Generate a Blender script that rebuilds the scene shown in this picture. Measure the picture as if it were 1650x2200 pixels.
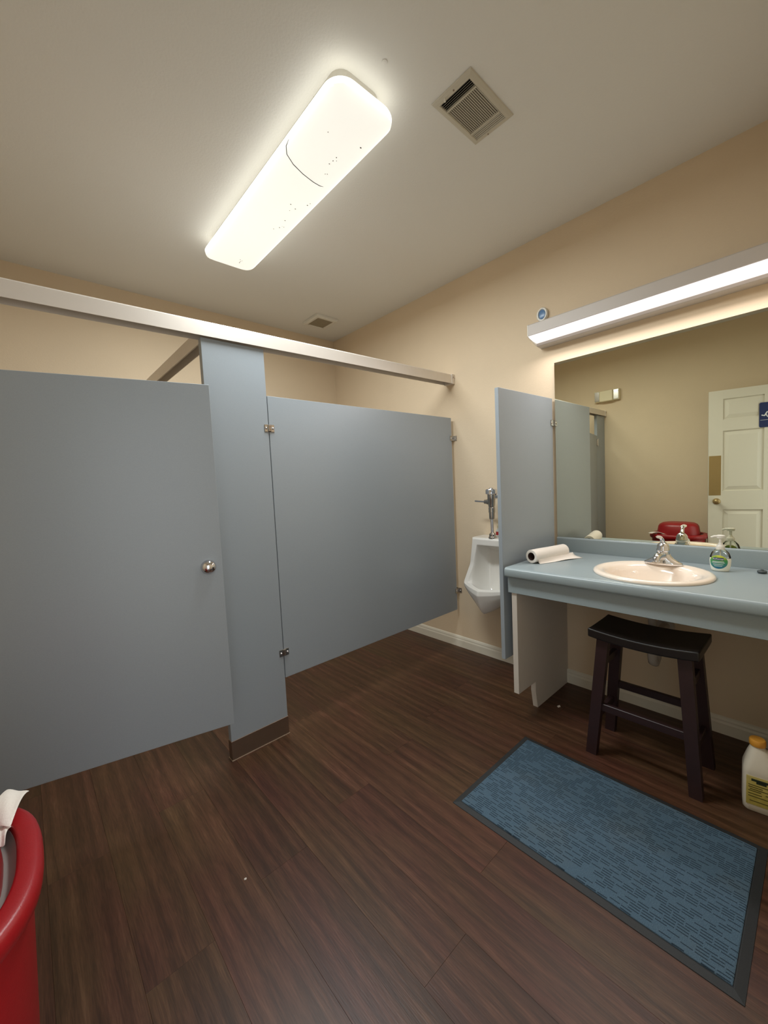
import bpy, bmesh, math, random
from mathutils import Vector, Matrix
random.seed(7)
PI = math.pi
S = bpy.context.scene
for o in list(bpy.data.objects):
    bpy.data.objects.remove(o)

# ------------------------------------------------------------------ camera
cam = bpy.data.cameras.new('camera')
cam.sensor_fit = 'HORIZONTAL'; cam.sensor_width = 36.0
cam.lens = 857.73 / 1650.0 * 36.0
cam.clip_start = 0.02; cam.clip_end = 100
camo = bpy.data.objects.new('camera', cam)
S.collection.objects.link(camo); S.camera = camo
CAM = Vector((-2.4725, -1.9050, 1.3052))
pitch, roll, yaw = -0.0696831, -0.0472633, 0.7339606
fw = Vector((math.sin(yaw) * math.cos(pitch), math.cos(yaw) * math.cos(pitch), math.sin(pitch)))
rt = Vector((math.cos(yaw), -math.sin(yaw), 0)); up = rt.cross(fw)
r2 = math.cos(roll) * rt + math.sin(roll) * up
u2 = -math.sin(roll) * rt + math.cos(roll) * up
camo.matrix_world = Matrix(((r2.x, u2.x, -fw.x, CAM.x), (r2.y, u2.y, -fw.y, CAM.y), (r2.z, u2.z, -fw.z, CAM.z), (0, 0, 0, 1)))

# ------------------------------------------------------------------ world (daylight of the hallway beyond the open doorway) and exposure
W = bpy.data.worlds.new('world'); S.world = W; W.use_nodes = True
W.node_tree.nodes['Background'].inputs['Color'].default_value = (0.90, 0.95, 1.0, 1)
W.node_tree.nodes['Background'].inputs['Strength'].default_value = 0.52
vs = S.view_settings
vs.view_transform = 'Standard'; vs.look = 'None'; vs.gamma = 1.0; vs.use_curve_mapping = False
vs.exposure = 1.98
CEILING_LAMP = 0.17     # radiance of the ceiling diffuser's skin
CEILING_WATTS = 10.8    # light of its tubes
VANITY_LAMP = 0.25      # radiance of the vanity lens' skin
VANITY_WATTS = 1.7      # light of its tube

# ------------------------------------------------------------------ materials
def lin(c):
    return tuple(((v / 255.0) / 12.92 if v / 255.0 <= 0.04045 else ((v / 255.0 + 0.055) / 1.055) ** 2.4) for v in c)
def mat(name, rgb, rough=0.5, metal=0.0, spec=0.5, var=0.0, vscale=8.0, bump=0.0, bscale=100.0, emit=None, estr=0.0, coat=0.0):
    m = bpy.data.materials.new(name); m.use_nodes = True
    nt = m.node_tree; b = nt.nodes['Principled BSDF']
    c = lin(rgb)
    b.inputs['Base Color'].default_value = (*c, 1)
    b.inputs['Roughness'].default_value = rough; b.inputs['Metallic'].default_value = metal
    b.inputs['Specular IOR Level'].default_value = spec
    if coat: b.inputs['Coat Weight'].default_value = coat; b.inputs['Coat Roughness'].default_value = 0.1
    tc = nt.nodes.new('ShaderNodeTexCoord')
    if var:
        n = nt.nodes.new('ShaderNodeTexNoise'); n.inputs['Scale'].default_value = vscale; n.inputs['Detail'].default_value = 4
        nt.links.new(tc.outputs['Object'], n.inputs['Vector'])
        r = nt.nodes.new('ShaderNodeMix'); r.data_type = 'RGBA'
        r.inputs['A'].default_value = (*[v * (1 - var) for v in c], 1); r.inputs['B'].default_value = (*[min(1, v * (1 + var)) for v in c], 1)
        nt.links.new(n.outputs['Fac'], r.inputs['Factor']); nt.links.new(r.outputs['Result'], b.inputs['Base Color'])
    if bump:
        n = nt.nodes.new('ShaderNodeTexNoise'); n.inputs['Scale'].default_value = bscale; n.inputs['Detail'].default_value = 3
        nt.links.new(tc.outputs['Object'], n.inputs['Vector'])
        bp = nt.nodes.new('ShaderNodeBump'); bp.inputs['Strength'].default_value = bump; bp.inputs['Distance'].default_value = 0.002
        nt.links.new(n.outputs['Fac'], bp.inputs['Height']); nt.links.new(bp.outputs['Normal'], b.inputs['Normal'])
    if emit:
        b.inputs['Emission Color'].default_value = (*emit, 1); b.inputs['Emission Strength'].default_value = estr
    return m
M = {}
M['wall'] = mat('beige_paint', (221, 201, 172), 0.75, spec=0.25, var=0.03, vscale=3, bump=0.35, bscale=130)
M['ceil'] = mat('ceiling_paint', (231, 230, 225), 0.85, spec=0.2, bump=0.5, bscale=110)
M['trim'] = mat('white_trim_paint', (222, 216, 200), 0.4)
M['lam'] = mat('grey_blue_laminate', (150, 158, 164), 0.36, spec=0.7, var=0.06, vscale=260)
M['lam_edge'] = M['lam']
M['counter'] = mat('grey_blue_counter', (148, 160, 163), 0.33, spec=0.5, var=0.05, vscale=220)
M['side'] = mat('pale_cabinet_panel', (205, 196, 184), 0.55, var=0.03, vscale=20)
M['alu'] = mat('satin_aluminium', (222, 214, 204), 0.40, metal=0.45, var=0.03, vscale=30)
M['steel'] = mat('brushed_steel', (150, 132, 118), 0.35, metal=0.9, var=0.05, vscale=60)
M['chrome'] = mat('chrome', (225, 225, 228), 0.07, metal=1.0)
M['nickel'] = mat('worn_nickel', (185, 180, 172), 0.22, metal=1.0)
M['brass'] = mat('antique_brass', (170, 146, 100), 0.38, metal=0.6, var=0.05, vscale=30)
M['porc'] = mat('white_porcelain', (228, 224, 216), 0.12, coat=0.3)
M['bisque'] = mat('bisque_porcelain', (246, 231, 214), 0.14, coat=0.3)
M['mirror'] = mat('mirror_silver', (226, 226, 208), 0.0, metal=1.0)
M['mirror_edge'] = mat('mirror_glass_edge', (90, 95, 85), 0.2)
M['enamel'] = mat('grey_white_enamel', (196, 188, 180), 0.45, spec=0.35, var=0.02, vscale=10)
M['white_plastic'] = mat('white_plastic', (225, 222, 212), 0.35)
M['cream_plastic'] = mat('cream_plastic', (226, 214, 180), 0.45)
M['vent'] = mat('vent_enamel', (200, 194, 178), 0.5)
M['black'] = mat('black_void', (14, 13, 12), 0.8)
M['seat'] = mat('black_lacquer', (24, 20, 19), 0.38, var=0.2, vscale=25)
M['espresso'] = mat('dark_espresso_wood', (44, 26, 27), 0.42, var=0.25, vscale=30)
M['rubber'] = mat('black_rubber', (34, 36, 37), 0.65, bump=0.3, bscale=300)
M['red'] = mat('red_plastic', (150, 18, 24), 0.38, var=0.06, vscale=60, bump=0.15, bscale=350)
M['liner'] = mat('grey_bin_liner', (150, 142, 136), 0.5)
M['paper'] = mat('white_paper', (240, 232, 222), 0.85, var=0.02, vscale=80, bump=0.4, bscale=220)
M['card'] = mat('brown_cardboard', (70, 48, 38), 0.9)
M['soap'] = mat('cream_soap', (250, 248, 232), 0.35)
M['navy'] = mat('navy_print', (22, 42, 92), 0.4)
M['ink_white'] = mat('white_print', (232, 234, 236), 0.5)
M['blue_gel'] = mat('blue_gel', (92, 128, 168), 0.25)
M['jug'] = mat('milky_plastic', (214, 204, 184), 0.42, var=0.03, vscale=20)
M['cap'] = mat('amber_cap', (216, 150, 52), 0.45)
M['white_pipe'] = mat('white_pvc', (190, 182, 170), 0.4)
M['dark_rubber'] = mat('grey_rubber', (66, 74, 76), 0.6)
M['caulk'] = mat('caulk', (150, 130, 110), 0.7)
M['red_label'] = mat('red_print', (170, 30, 30), 0.5)
M['bug'] = mat('insect_specks', (60, 48, 34), 0.9)
M['joint'] = mat('plank_joint', (20, 12, 9), 0.9)
M['lamp'] = mat('lit_acrylic', (240, 238, 225), 0.4, emit=(1.0, 0.99, 0.93), estr=CEILING_LAMP)
M['tube'] = mat('lit_prismatic_lens', (240, 236, 236), 0.4, emit=(1.0, 0.95, 0.96), estr=VANITY_LAMP)

def boost_sides(m, full, side):
    # side glow raised above the underside's to throw a halo on the ceiling
    nt = m.node_tree; N = nt.nodes; L = nt.links; b = N['Principled BSDF']
    tc = N.new('ShaderNodeTexCoord'); sx = N.new('ShaderNodeSeparateXYZ'); L.new(tc.outputs['Normal'], sx.inputs[0])
    ab = N.new('ShaderNodeMath'); ab.operation = 'MULTIPLY'; ab.use_clamp = True; ab.inputs[1].default_value = -1.0; L.new(sx.outputs['Z'], ab.inputs[0])
    mr = N.new('ShaderNodeMapRange'); mr.inputs['To Min'].default_value = side; mr.inputs['To Max'].default_value = full; pw = N.new('ShaderNodeMath'); pw.operation = 'POWER'; pw.inputs[1].default_value = 1.6; L.new(ab.outputs[0], pw.inputs[0]); L.new(pw.outputs[0], mr.inputs['Value'])
    L.new(mr.outputs[0], b.inputs['Emission Strength'])
def front_tube(m, full, back, x0, x1):
    nt = m.node_tree; N = nt.nodes; L = nt.links; b = N['Principled BSDF']
    tc = N.new('ShaderNodeTexCoord'); sx = N.new('ShaderNodeSeparateXYZ'); L.new(tc.outputs['Object'], sx.inputs[0])
    mr = N.new('ShaderNodeMapRange'); mr.interpolation_type = 'SMOOTHSTEP'
    mr.inputs['From Min'].default_value = x0; mr.inputs['From Max'].default_value = x1; mr.inputs['To Min'].default_value = full; mr.inputs['To Max'].default_value = back
    L.new(sx.outputs['X'], mr.inputs['Value']); L.new(mr.outputs[0], b.inputs['Emission Strength'])
front_tube(M['tube'], VANITY_LAMP, VANITY_LAMP * 0.8, -0.045, 0.005)   # lens object coordinates, x from the fixture centre
boost_sides(M['lamp'], CEILING_LAMP, 0.45)

def wood_floor():
    m = bpy.data.materials.new('walnut_vinyl_plank'); m.use_nodes = True
    nt = m.node_tree; N = nt.nodes; L = nt.links; b = N['Principled BSDF']
    tc = N.new('ShaderNodeTexCoord'); oi = N.new('ShaderNodeObjectInfo')
    mp = N.new('ShaderNodeMapping'); mp.inputs['Scale'].default_value = (1, 0.06, 1)
    ml = N.new('ShaderNodeVectorMath'); ml.operation = 'MULTIPLY_ADD'
    cx = N.new('ShaderNodeCombineXYZ')
    L.new(oi.outputs['Random'], cx.inputs[0]); L.new(oi.outputs['Random'], cx.inputs[1]); L.new(oi.outputs['Random'], cx.inputs[2])
    L.new(cx.outputs[0], ml.inputs[0]); ml.inputs[1].default_value = (37, 91, 53); L.new(tc.outputs['Object'], ml.inputs[2])
    L.new(ml.outputs[0], mp.inputs['Vector'])
    n0 = N.new('ShaderNodeTexNoise'); n0.inputs['Scale'].default_value = 9; n0.inputs['Detail'].default_value = 3; n0.inputs['Distortion'].default_value = 1.2
    n1 = N.new('ShaderNodeTexNoise'); n1.inputs['Scale'].default_value = 95; n1.inputs['Detail'].default_value = 6; n1.inputs['Roughness'].default_value = 0.65; n1.inputs['Distortion'].default_value = 0.6
    n2 = N.new('ShaderNodeTexNoise'); n2.inputs['Scale'].default_value = 320; n2.inputs['Detail'].default_value = 3
    wv = N.new('ShaderNodeTexWave'); wv.inputs['Scale'].default_value = 6; wv.inputs['Distortion'].default_value = 7; wv.inputs['Detail'].default_value = 4; wv.inputs['Detail Scale'].default_value = 1.4
    for n in (n0, n1, n2, wv): L.new(mp.outputs[0], n.inputs['Vector'])
    a1 = N.new('ShaderNodeMath'); a1.operation = 'MULTIPLY_ADD'; L.new(n1.outputs['Fac'], a1.inputs[0]); a1.inputs[1].default_value = 0.75; h0 = N.new('ShaderNodeMath'); h0.operation = 'MULTIPLY_ADD'; L.new(n0.outputs['Fac'], h0.inputs[0]); h0.inputs[1].default_value = 0.42; h0.inputs[2].default_value = 0.08; L.new(h0.outputs[0], a1.inputs[2])
    a2 = N.new('ShaderNodeMath'); a2.operation = 'MULTIPLY_ADD'; L.new(wv.outputs['Fac'], a2.inputs[0]); a2.inputs[1].default_value = 0.16; L.new(a1.outputs[0], a2.inputs[2])
    a3 = N.new('ShaderNodeMath'); a3.operation = 'MULTIPLY_ADD'; L.new(n2.outputs['Fac'], a3.inputs[0]); a3.inputs[1].default_value = 0.42; L.new(a2.outputs[0], a3.inputs[2])
    cr = N.new('ShaderNodeValToRGB'); e = cr.color_ramp.elements
    mr = N.new('ShaderNodeMapRange'); mr.inputs['From Min'].default_value = 0.52; mr.inputs['From Max'].default_value = 1.40
    L.new(a3.outputs[0], mr.inputs['Value']); L.new(mr.outputs[0], cr.inputs['Fac'])
    e[0].position = 0.0; e[0].color = (*lin((42, 24, 15)), 1)
    e[1].position = 1.0; e[1].color = (*lin((128, 88, 68)), 1)
    k = cr.color_ramp.elements.new(0.38); k.color = (*lin((70, 43, 29)), 1)
    k = cr.color_ramp.elements.new(0.62); k.color = (*lin((90, 57, 41)), 1)
    hv = N.new('ShaderNodeHueSaturation')
    m2 = N.new('ShaderNodeMapRange'); L.new(oi.outputs['Random'], m2.inputs['Value']); m2.inputs['To Min'].default_value = 0.72; m2.inputs['To Max'].default_value = 0.86
    nh = N.new('ShaderNodeTexNoise'); nh.inputs['Scale'].default_value = 6; nh.inputs['Detail'].default_value = 2; mh_ = N.new('ShaderNodeMapping'); mh_.inputs['Scale'].default_value = (1, 0.35, 1)
    L.new(ml.outputs[0], mh_.inputs['Vector']); L.new(mh_.outputs[0], nh.inputs['Vector'])
    m4 = N.new('ShaderNodeMapRange'); L.new(nh.outputs['Fac'], m4.inputs['Value']); m4.inputs['From Min'].default_value = 0.3; m4.inputs['From Max'].default_value = 0.7; m4.inputs['To Min'].default_value = 0.492; m4.inputs['To Max'].default_value = 0.520; L.new(m4.outputs[0], hv.inputs['Hue'])
    L.new(m2.outputs[0], hv.inputs['Value']); L.new(cr.outputs['Color'], hv.inputs['Color'])
    L.new(hv.outputs['Color'], b.inputs['Base Color'])
    b.inputs['Roughness'].default_value = 0.40; b.inputs['Specular IOR Level'].default_value = 0.38
    bp = N.new('ShaderNodeBump'); bp.inputs['Strength'].default_value = 0.25; bp.inputs['Distance'].default_value = 0.001
    L.new(n2.outputs['Fac'], bp.inputs['Height']); L.new(bp.outputs['Normal'], b.inputs['Normal'])
    return m
M['plank'] = wood_floor()

def mat_carpet():
    m = bpy.data.materials.new('blue_ribbed_carpet'); m.use_nodes = True
    nt = m.node_tree; N = nt.nodes; L = nt.links; b = N['Principled BSDF']
    tc = N.new('ShaderNodeTexCoord')
    sx = N.new('ShaderNodeSeparateXYZ'); L.new(tc.outputs['Object'], sx.inputs[0])
    def math_(op, a, b=None, c=None):
        n = N.new('ShaderNodeMath'); n.operation = op
        for i, v in enumerate((a, b, c)):
            if v is None: continue
            if isinstance(v, (int, float)): n.inputs[i].default_value = v
            else: L.new(v, n.inputs[i])
        return n.outputs[0]
    # ribs: short dark grooves along the mat in groups of three, staggered block by block
    wob = N.new('ShaderNodeTexNoise'); wob.inputs['Scale'].default_value = 9; L.new(tc.outputs['Object'], wob.inputs['Vector'])
    xx = math_('MULTIPLY_ADD', wob.outputs['Fac'], 0.006, sx.outputs['X'])
    P_, LN = 0.0095, 0.032
    rowblk = math_('FLOOR', math_('DIVIDE', xx, P_ * 3))
    yy = math_('MULTIPLY_ADD', rowblk, LN * 0.5, sx.outputs['Y'])
    colblk = math_('FLOOR', math_('DIVIDE', yy, LN))
    odd = math_('FLOORED_MODULO', math_('ADD', rowblk, colblk), 2.0)
    row1 = math_('FLOOR', math_('DIVIDE', xx, P_)); cv = N.new('ShaderNodeCombineXYZ'); L.new(row1, cv.inputs[0]); L.new(colblk, cv.inputs[1])
    wn = N.new('ShaderNodeTexWhiteNoise'); wn.noise_dimensions = '2D'; L.new(cv.outputs[0], wn.inputs['Vector'])
    on = math_('MULTIPLY', math_('LESS_THAN', wn.outputs['Value'], 0.66), 1.0)
    fr = math_('FRACT', math_('DIVIDE', xx, P_))
    ln = math_('LESS_THAN', math_('ABSOLUTE', math_('SUBTRACT', fr, 0.5)), 0.16)
    fy = math_('FRACT', math_('DIVIDE', yy, LN)); ed = math_('LESS_THAN', math_('ABSOLUTE', math_('SUBTRACT', fy, 0.5)), 0.44)
    mu = N.new('ShaderNodeMath'); mu.operation = 'MULTIPLY'
    L.new(math_('MULTIPLY', ln, ed), mu.inputs[0]); L.new(math_('MULTIPLY', on, 0.75), mu.inputs[1])
    fz = N.new('ShaderNodeTexNoise'); fz.inputs['Scale'].default_value = 420; fz.inputs['Detail'].default_value = 3; L.new(tc.outputs['Object'], fz.inputs['Vector'])
    c0 = N.new('ShaderNodeMix'); c0.data_type = 'RGBA'; c0.inputs['A'].default_value = (*lin((48, 67, 82)), 1); c0.inputs['B'].default_value = (*lin((98, 120, 136)), 1)
    L.new(fz.outputs['Fac'], c0.inputs['Factor'])
    # worn dusty streaks across the mat
    wv = N.new('ShaderNodeTexNoise'); wv.inputs['Scale'].default_value = 5; wv.inputs['Detail'].default_value = 4; L.new(tc.outputs['Object'], wv.inputs['Vector'])
    w2 = N.new('ShaderNodeMapRange'); w2.inputs['From Min'].default_value = 0.5; w2.inputs['From Max'].default_value = 0.75; w2.inputs['To Max'].default_value = 0.3; L.new(wv.outputs['Fac'], w2.inputs['Value'])
    c1 = N.new('ShaderNodeMix'); c1.data_type = 'RGBA'; L.new(c0.outputs['Result'], c1.inputs['A']); c1.inputs['B'].default_value = (*lin((96, 98, 92)), 1); L.new(w2.outputs[0], c1.inputs['Factor'])
    c2 = N.new('ShaderNodeMix'); c2.data_type = 'RGBA'; L.new(c1.outputs['Result'], c2.inputs['A']); c2.inputs['B'].default_value = (*lin((22, 30, 38)), 1); L.new(mu.outputs[0], c2.inputs['Factor'])
    L.new(c2.outputs['Result'], b.inputs['Base Color']); b.inputs['Roughness'].default_value = 0.95; b.inputs['Specular IOR Level'].default_value = 0.1
    sb = N.new('ShaderNodeMath'); sb.operation = 'SUBTRACT'; L.new(fz.outputs['Fac'], sb.inputs[0]); L.new(mu.outputs[0], sb.inputs[1])
    bp = N.new('ShaderNodeBump'); bp.inputs['Strength'].default_value = 0.7; bp.inputs['Distance'].default_value = 0.002
    L.new(sb.outputs[0], bp.inputs['Height']); L.new(bp.outputs['Normal'], b.inputs['Normal'])
    return m
M['carpet'] = mat_carpet()

def mat_clear():
    m = bpy.data.materials.new('clear_plastic'); m.use_nodes = True
    nt = m.node_tree; N = nt.nodes; L = nt.links
    for n in list(N):
        if n.type == 'BSDF_PRINCIPLED': N.remove(n)
    t = N.new('ShaderNodeBsdfTransparent'); t.inputs['Color'].default_value = (0.92, 0.94, 0.92, 1)
    g = N.new('ShaderNodeBsdfGlossy'); g.inputs['Roughness'].default_value = 0.08
    f = N.new('ShaderNodeFresnel'); f.inputs['IOR'].default_value = 1.45
    mx = N.new('ShaderNodeMixShader'); L.new(f.outputs[0], mx.inputs[0]); L.new(t.outputs[0], mx.inputs[1]); L.new(g.outputs[0], mx.inputs[2])
    L.new(mx.outputs[0], N['Material Output'].inputs['Surface'])
    return m
M['clear'] = mat_clear()

def mat_ramp(name, cols, axis='Z', lo=0.0, hi=1.0, noise=0.0, nscale=40):
    m = bpy.data.materials.new(name); m.use_nodes = True
    nt = m.node_tree; N = nt.nodes; L = nt.links; b = N['Principled BSDF']; b.inputs['Roughness'].default_value = 0.4
    tc = N.new('ShaderNodeTexCoord'); sx = N.new('ShaderNodeSeparateXYZ'); L.new(tc.outputs['Object'], sx.inputs[0])
    mr = N.new('ShaderNodeMapRange'); mr.inputs['From Min'].default_value = lo; mr.inputs['From Max'].default_value = hi; L.new(sx.outputs[axis], mr.inputs['Value'])
    out = mr.outputs[0]
    if noise:
        n = N.new('ShaderNodeTexNoise'); n.inputs['Scale'].default_value = nscale; L.new(tc.outputs['Object'], n.inputs['Vector'])
        a = N.new('ShaderNodeMath'); a.operation = 'MULTIPLY_ADD'; L.new(n.outputs['Fac'], a.inputs[0]); a.inputs[1].default_value = noise; L.new(out, a.inputs[2])
        s = N.new('ShaderNodeMath'); s.operation = 'SUBTRACT'; L.new(a.outputs[0], s.inputs[0]); s.inputs[1].default_value = noise / 2; out = s.outputs[0]
    cr = N.new('ShaderNodeValToRGB'); L.new(out, cr.inputs[0])
    e = cr.color_ramp.elements; e[0].position = cols[0][0]; e[0].color = (*lin(cols[0][1]), 1); e[1].position = cols[-1][0]; e[1].color = (*lin(cols[-1][1]), 1)
    for p, c in cols[1:-1]: k = e.new(p); k.color = (*lin(c), 1)
    L.new(cr.outputs[0], b.inputs['Base Color'])
    return m
M['soap_label'] = mat_ramp('soap_label_print', [(0, (40, 110, 150)), (0.35, (60, 140, 120)), (0.65, (70, 150, 70)), (1, (200, 205, 70))], 'Z', 0.012, 0.075, 0.5, 60)
M['jug_label'] = mat_ramp('jug_label_print', [(0, (170, 152, 70)), (0.5, (196, 178, 92)), (1, (206, 190, 120))], 'Z', 0.03, 0.16, 0.8, 70)

# ------------------------------------------------------------------ geometry helpers
class G:
    def __init__(s): s.bm = bmesh.new()
    def _add(s, verts, faces):
        vs_ = [s.bm.verts.new(v) for v in verts]
        for f in faces:
            try: s.bm.faces.new([vs_[i] for i in f])
            except ValueError: pass
        return vs_
    def box(s, x0, x1, y0, y1, z0, z1, bev=0.0, seg=1):
        b = bmesh.new(); bmesh.ops.create_cube(b, size=1.0)
        for v in b.verts: v.co = Vector(((x0 + x1) / 2 + v.co.x * (x1 - x0), (y0 + y1) / 2 + v.co.y * (y1 - y0), (z0 + z1) / 2 + v.co.z * (z1 - z0)))
        if bev: bmesh.ops.bevel(b, geom=b.edges[:], offset=bev, segments=seg, affect='EDGES', profile=0.5)
        me = bpy.data.meshes.new('tmp'); b.to_mesh(me); b.free(); s.bm.from_mesh(me); bpy.data.meshes.remove(me); return s
    def lathe(s, prof, c=(0, 0, 0), n=32, axis='z', sx=1.0, sy=1.0):
        c = Vector(c); rows = []
        for r, h in prof:
            row = []
            for i in range(n):
                a = 2 * PI * i / n; p = (r * math.cos(a) * sx, r * math.sin(a) * sy, h)
                if axis == 'x': p = (p[2], p[0], p[1])
                if axis == 'y': p = (p[1], p[2], p[0])
                row.append(s.bm.verts.new(c + Vector(p)))
            rows.append(row)
        for a, b in zip(rows, rows[1:]):
            for i in range(n): s.bm.faces.new((a[i], a[(i + 1) % n], b[(i + 1) % n], b[i]))
        for row, rev in ((rows[0], True), (rows[-1], False)):
            s.bm.faces.new(list(reversed(row)) if rev else row)
        return s
    def tube(s, path, r, n=12, caps=True):
        path = [Vector(p) for p in path]; rows = []
        rr = r if isinstance(r, (list, tuple)) else [r] * len(path)
        ref = None
        for i, p in enumerate(path):
            t = (path[min(i + 1, len(path) - 1)] - path[max(i - 1, 0)]).normalized()
            if ref is None: ref = t.orthogonal().normalized()
            u = (ref - t * ref.dot(t)).normalized(); ref = u; w = t.cross(u)
            rows.append([s.bm.verts.new(p + rr[i] * (math.cos(2 * PI * k / n) * u + math.sin(2 * PI * k / n) * w)) for k in range(n)])
        for a, b in zip(rows, rows[1:]):
            for i in range(n): s.bm.faces.new((a[i], a[(i + 1) % n], b[(i + 1) % n], b[i]))
        if caps: s.bm.faces.new(list(reversed(rows[0]))); s.bm.faces.new(rows[-1])
        return s
    def prism(s, poly, axis, a, b):
        # poly: 2-D points in the plane across `axis`
        def P(p, t):
            return (t, p[0], p[1]) if axis == 'x' else ((p[0], t, p[1]) if axis == 'y' else (p[0], p[1], t))
        n = len(poly)
        va = [s.bm.verts.new(P(p, a)) for p in poly]; vb = [s.bm.verts.new(P(p, b)) for p in poly]
        for i in range(n): s.bm.faces.new((va[i], va[(i + 1) % n], vb[(i + 1) % n], vb[i]))
        s.bm.faces.new(list(reversed(va))); s.bm.faces.new(vb); return s
    def loft(s, loops, close0=True, close1=True):
        rows = [[s.bm.verts.new(p) for p in l] for l in loops]; n = len(loops[0])
        for a, b in zip(rows, rows[1:]):
            for i in range(n): s.bm.faces.new((a[i], a[(i + 1) % n], b[(i + 1) % n], b[i]))
        if close0: s.bm.faces.new(list(reversed(rows[0])))
        if close1: s.bm.faces.new(rows[-1])
        return s
    def bar(s, p0, p1, w, d, up_=(0, 0, 1), bev=0.0):
        # rectangular bar from p0 to p1, w along the side axis, d along the `up_` axis
        p0, p1 = Vector(p0), Vector(p1); t = (p1 - p0).normalized(); side = t.cross(Vector(up_)).normalized(); u = side.cross(t)
        L_ = []
        for p in (p0, p1): L_.append([p + side * sx * w / 2 + u * sy * d / 2 for sx, sy in ((-1, -1), (1, -1), (1, 1), (-1, 1))])
        b = G(); b.loft(L_)
        if bev: bmesh.ops.bevel(b.bm, geom=b.bm.edges[:], offset=bev, segments=1, affect='EDGES')
        me = bpy.data.meshes.new('tmp'); b.bm.to_mesh(me); b.bm.free(); s.bm.from_mesh(me); bpy.data.meshes.remove(me); return s
    def obj(s, name, m, parent=None, local=False, smooth=None, sub=0, org=None):
        bmesh.ops.recalc_face_normals(s.bm, faces=s.bm.faces[:])
        if not local:
            if parent is not None: o_ = Vector(parent['_org'])
            elif org is not None: o_ = Vector(org)
            else:
                xs = [v.co for v in s.bm.verts]
                lo = Vector([min(v[i] for v in xs) for i in range(3)]); hi = Vector([max(v[i] for v in xs) for i in range(3)])
                o_ = Vector(((lo.x + hi.x) / 2, (lo.y + hi.y) / 2, lo.z))
            for v in s.bm.verts: v.co -= o_
        else: o_ = Vector((0, 0, 0))
        me = bpy.data.meshes.new(name); s.bm.to_mesh(me); s.bm.free()
        me.materials.append(M[m] if isinstance(m, str) else m)
        if smooth is not None:
            me.polygons.foreach_set('use_smooth', [True] * len(me.polygons)); me.set_sharp_from_angle(angle=math.radians(smooth))
        ob = bpy.data.objects.new(name, me); S.collection.objects.link(ob)
        if parent is not None: ob.parent = parent; ob['_org'] = parent['_org']
        else: ob.location = o_; ob['_org'] = list(o_)
        if sub: md = ob.modifiers.new('subdivision', 'SUBSURF'); md.levels = sub; md.render_levels = sub
        return ob
def thing(name, loc, label, cat, rotz=0, group=None):
    o = bpy.data.objects.new(name, None); S.collection.objects.link(o)
    o.empty_display_size = 0.05; o.location = loc; o.rotation_euler = (0, 0, rotz); o['_org'] = list(loc)
    return tag(o, label, cat, group)
def tag(o, label, cat, group=None):
    o['label'] = label; o['category'] = cat
    if group: o['group'] = group
    return o
def struct(o): o['kind'] = 'structure'; return o
def rrect(w, h, r, n=6, rs=None):
    rs = rs or (r, r, r, r); pts = []
    for (cx, cy, a0), rr in zip(((w / 2, h / 2, 0), (-w / 2, h / 2, PI / 2), (-w / 2, -h / 2, PI), (w / 2, -h / 2, 1.5 * PI)), rs):
        sx = 1 if cx > 0 else -1; sy = 1 if cy > 0 else -1
        for i in range(n + 1):
            a = a0 + PI / 2 * i / n; pts.append((cx - sx * rr + rr * math.cos(a), cy - sy * rr + rr * math.sin(a)))
    return pts

# ------------------------------------------------------------------ the room
XL, YF, YB, H = -3.05, -2.0, 1.48, 2.77
fl = struct(G().box(XL - 0.1, 0.1, YF - 0.1, YB + 0.1, -0.12, -0.006).obj('floor', 'joint', org=(0, 0, 0)))
PW, PL = 0.178, 1.22
full = None
k = 0
x = XL
while x < -0.001:
    x1 = min(x + PW, 0.0); y = YF - 0.1 - ((k * 0.47) % 1.0) * PL
    while y < YB:
        a, b = max(y, YF - 0.1), min(y + PL, YB)
        if b - a > 0.02:
            w, l = x1 - x - 0.0003, b - a - 0.0003
            whole = abs(w - (PW - 0.0003)) < 1e-4 and abs(l - (PL - 0.0003)) < 1e-4
            if whole and full: me = full
            else:
                g = G(); e = 0.0003
                lo = [(-w / 2, -l / 2, -0.006), (w / 2, -l / 2, -0.006), (w / 2, l / 2, -0.006), (-w / 2, l / 2, -0.006)]
                mi = [(p[0], p[1], -0.0004) for p in lo]; hi = [(p[0] - math.copysign(e, p[0]), p[1] - math.copysign(e, p[1]), 0.0) for p in lo]
                g.loft([lo, mi, hi], close0=False); bmesh.ops.recalc_face_normals(g.bm, faces=g.bm.faces[:])
                me = bpy.data.meshes.new('plank'); g.bm.to_mesh(me); g.bm.free(); me.materials.append(M['plank'])
                if whole: full = me
            o = bpy.data.objects.new('plank', me); S.collection.objects.link(o); o.parent = fl
            o.location = ((x + x1) / 2, (a + b) / 2, 0)
        y += PL
    x += PW; k += 1
struct(G().box(XL - 0.1, 0.1, YF - 0.1, YB + 0.1, H, H + 0.1).obj('ceiling', 'ceil'))
struct(G().box(0, 0.1, YF - 0.1, YB + 0.1, -0.1, H).obj('wall_right', 'wall'))
struct(G().box(XL - 0.1, XL, YF - 0.1, YB + 0.1, -0.1, H).obj('wall_left', 'wall'))
struct(G().box(XL, 0, YB, YB + 0.1, -0.1, H).obj('wall_back', 'wall'))
DX0, DX1, DZ = -2.99, -2.07, 2.06
g = G(); g.box(XL, DX0, YF - 0.1, YF, -0.1, H); g.box(DX1, 0, YF - 0.1, YF, -0.1, H); g.box(DX0, DX1, YF - 0.1, YF, DZ, H)
struct(g.obj('wall_front', 'wall'))
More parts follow.
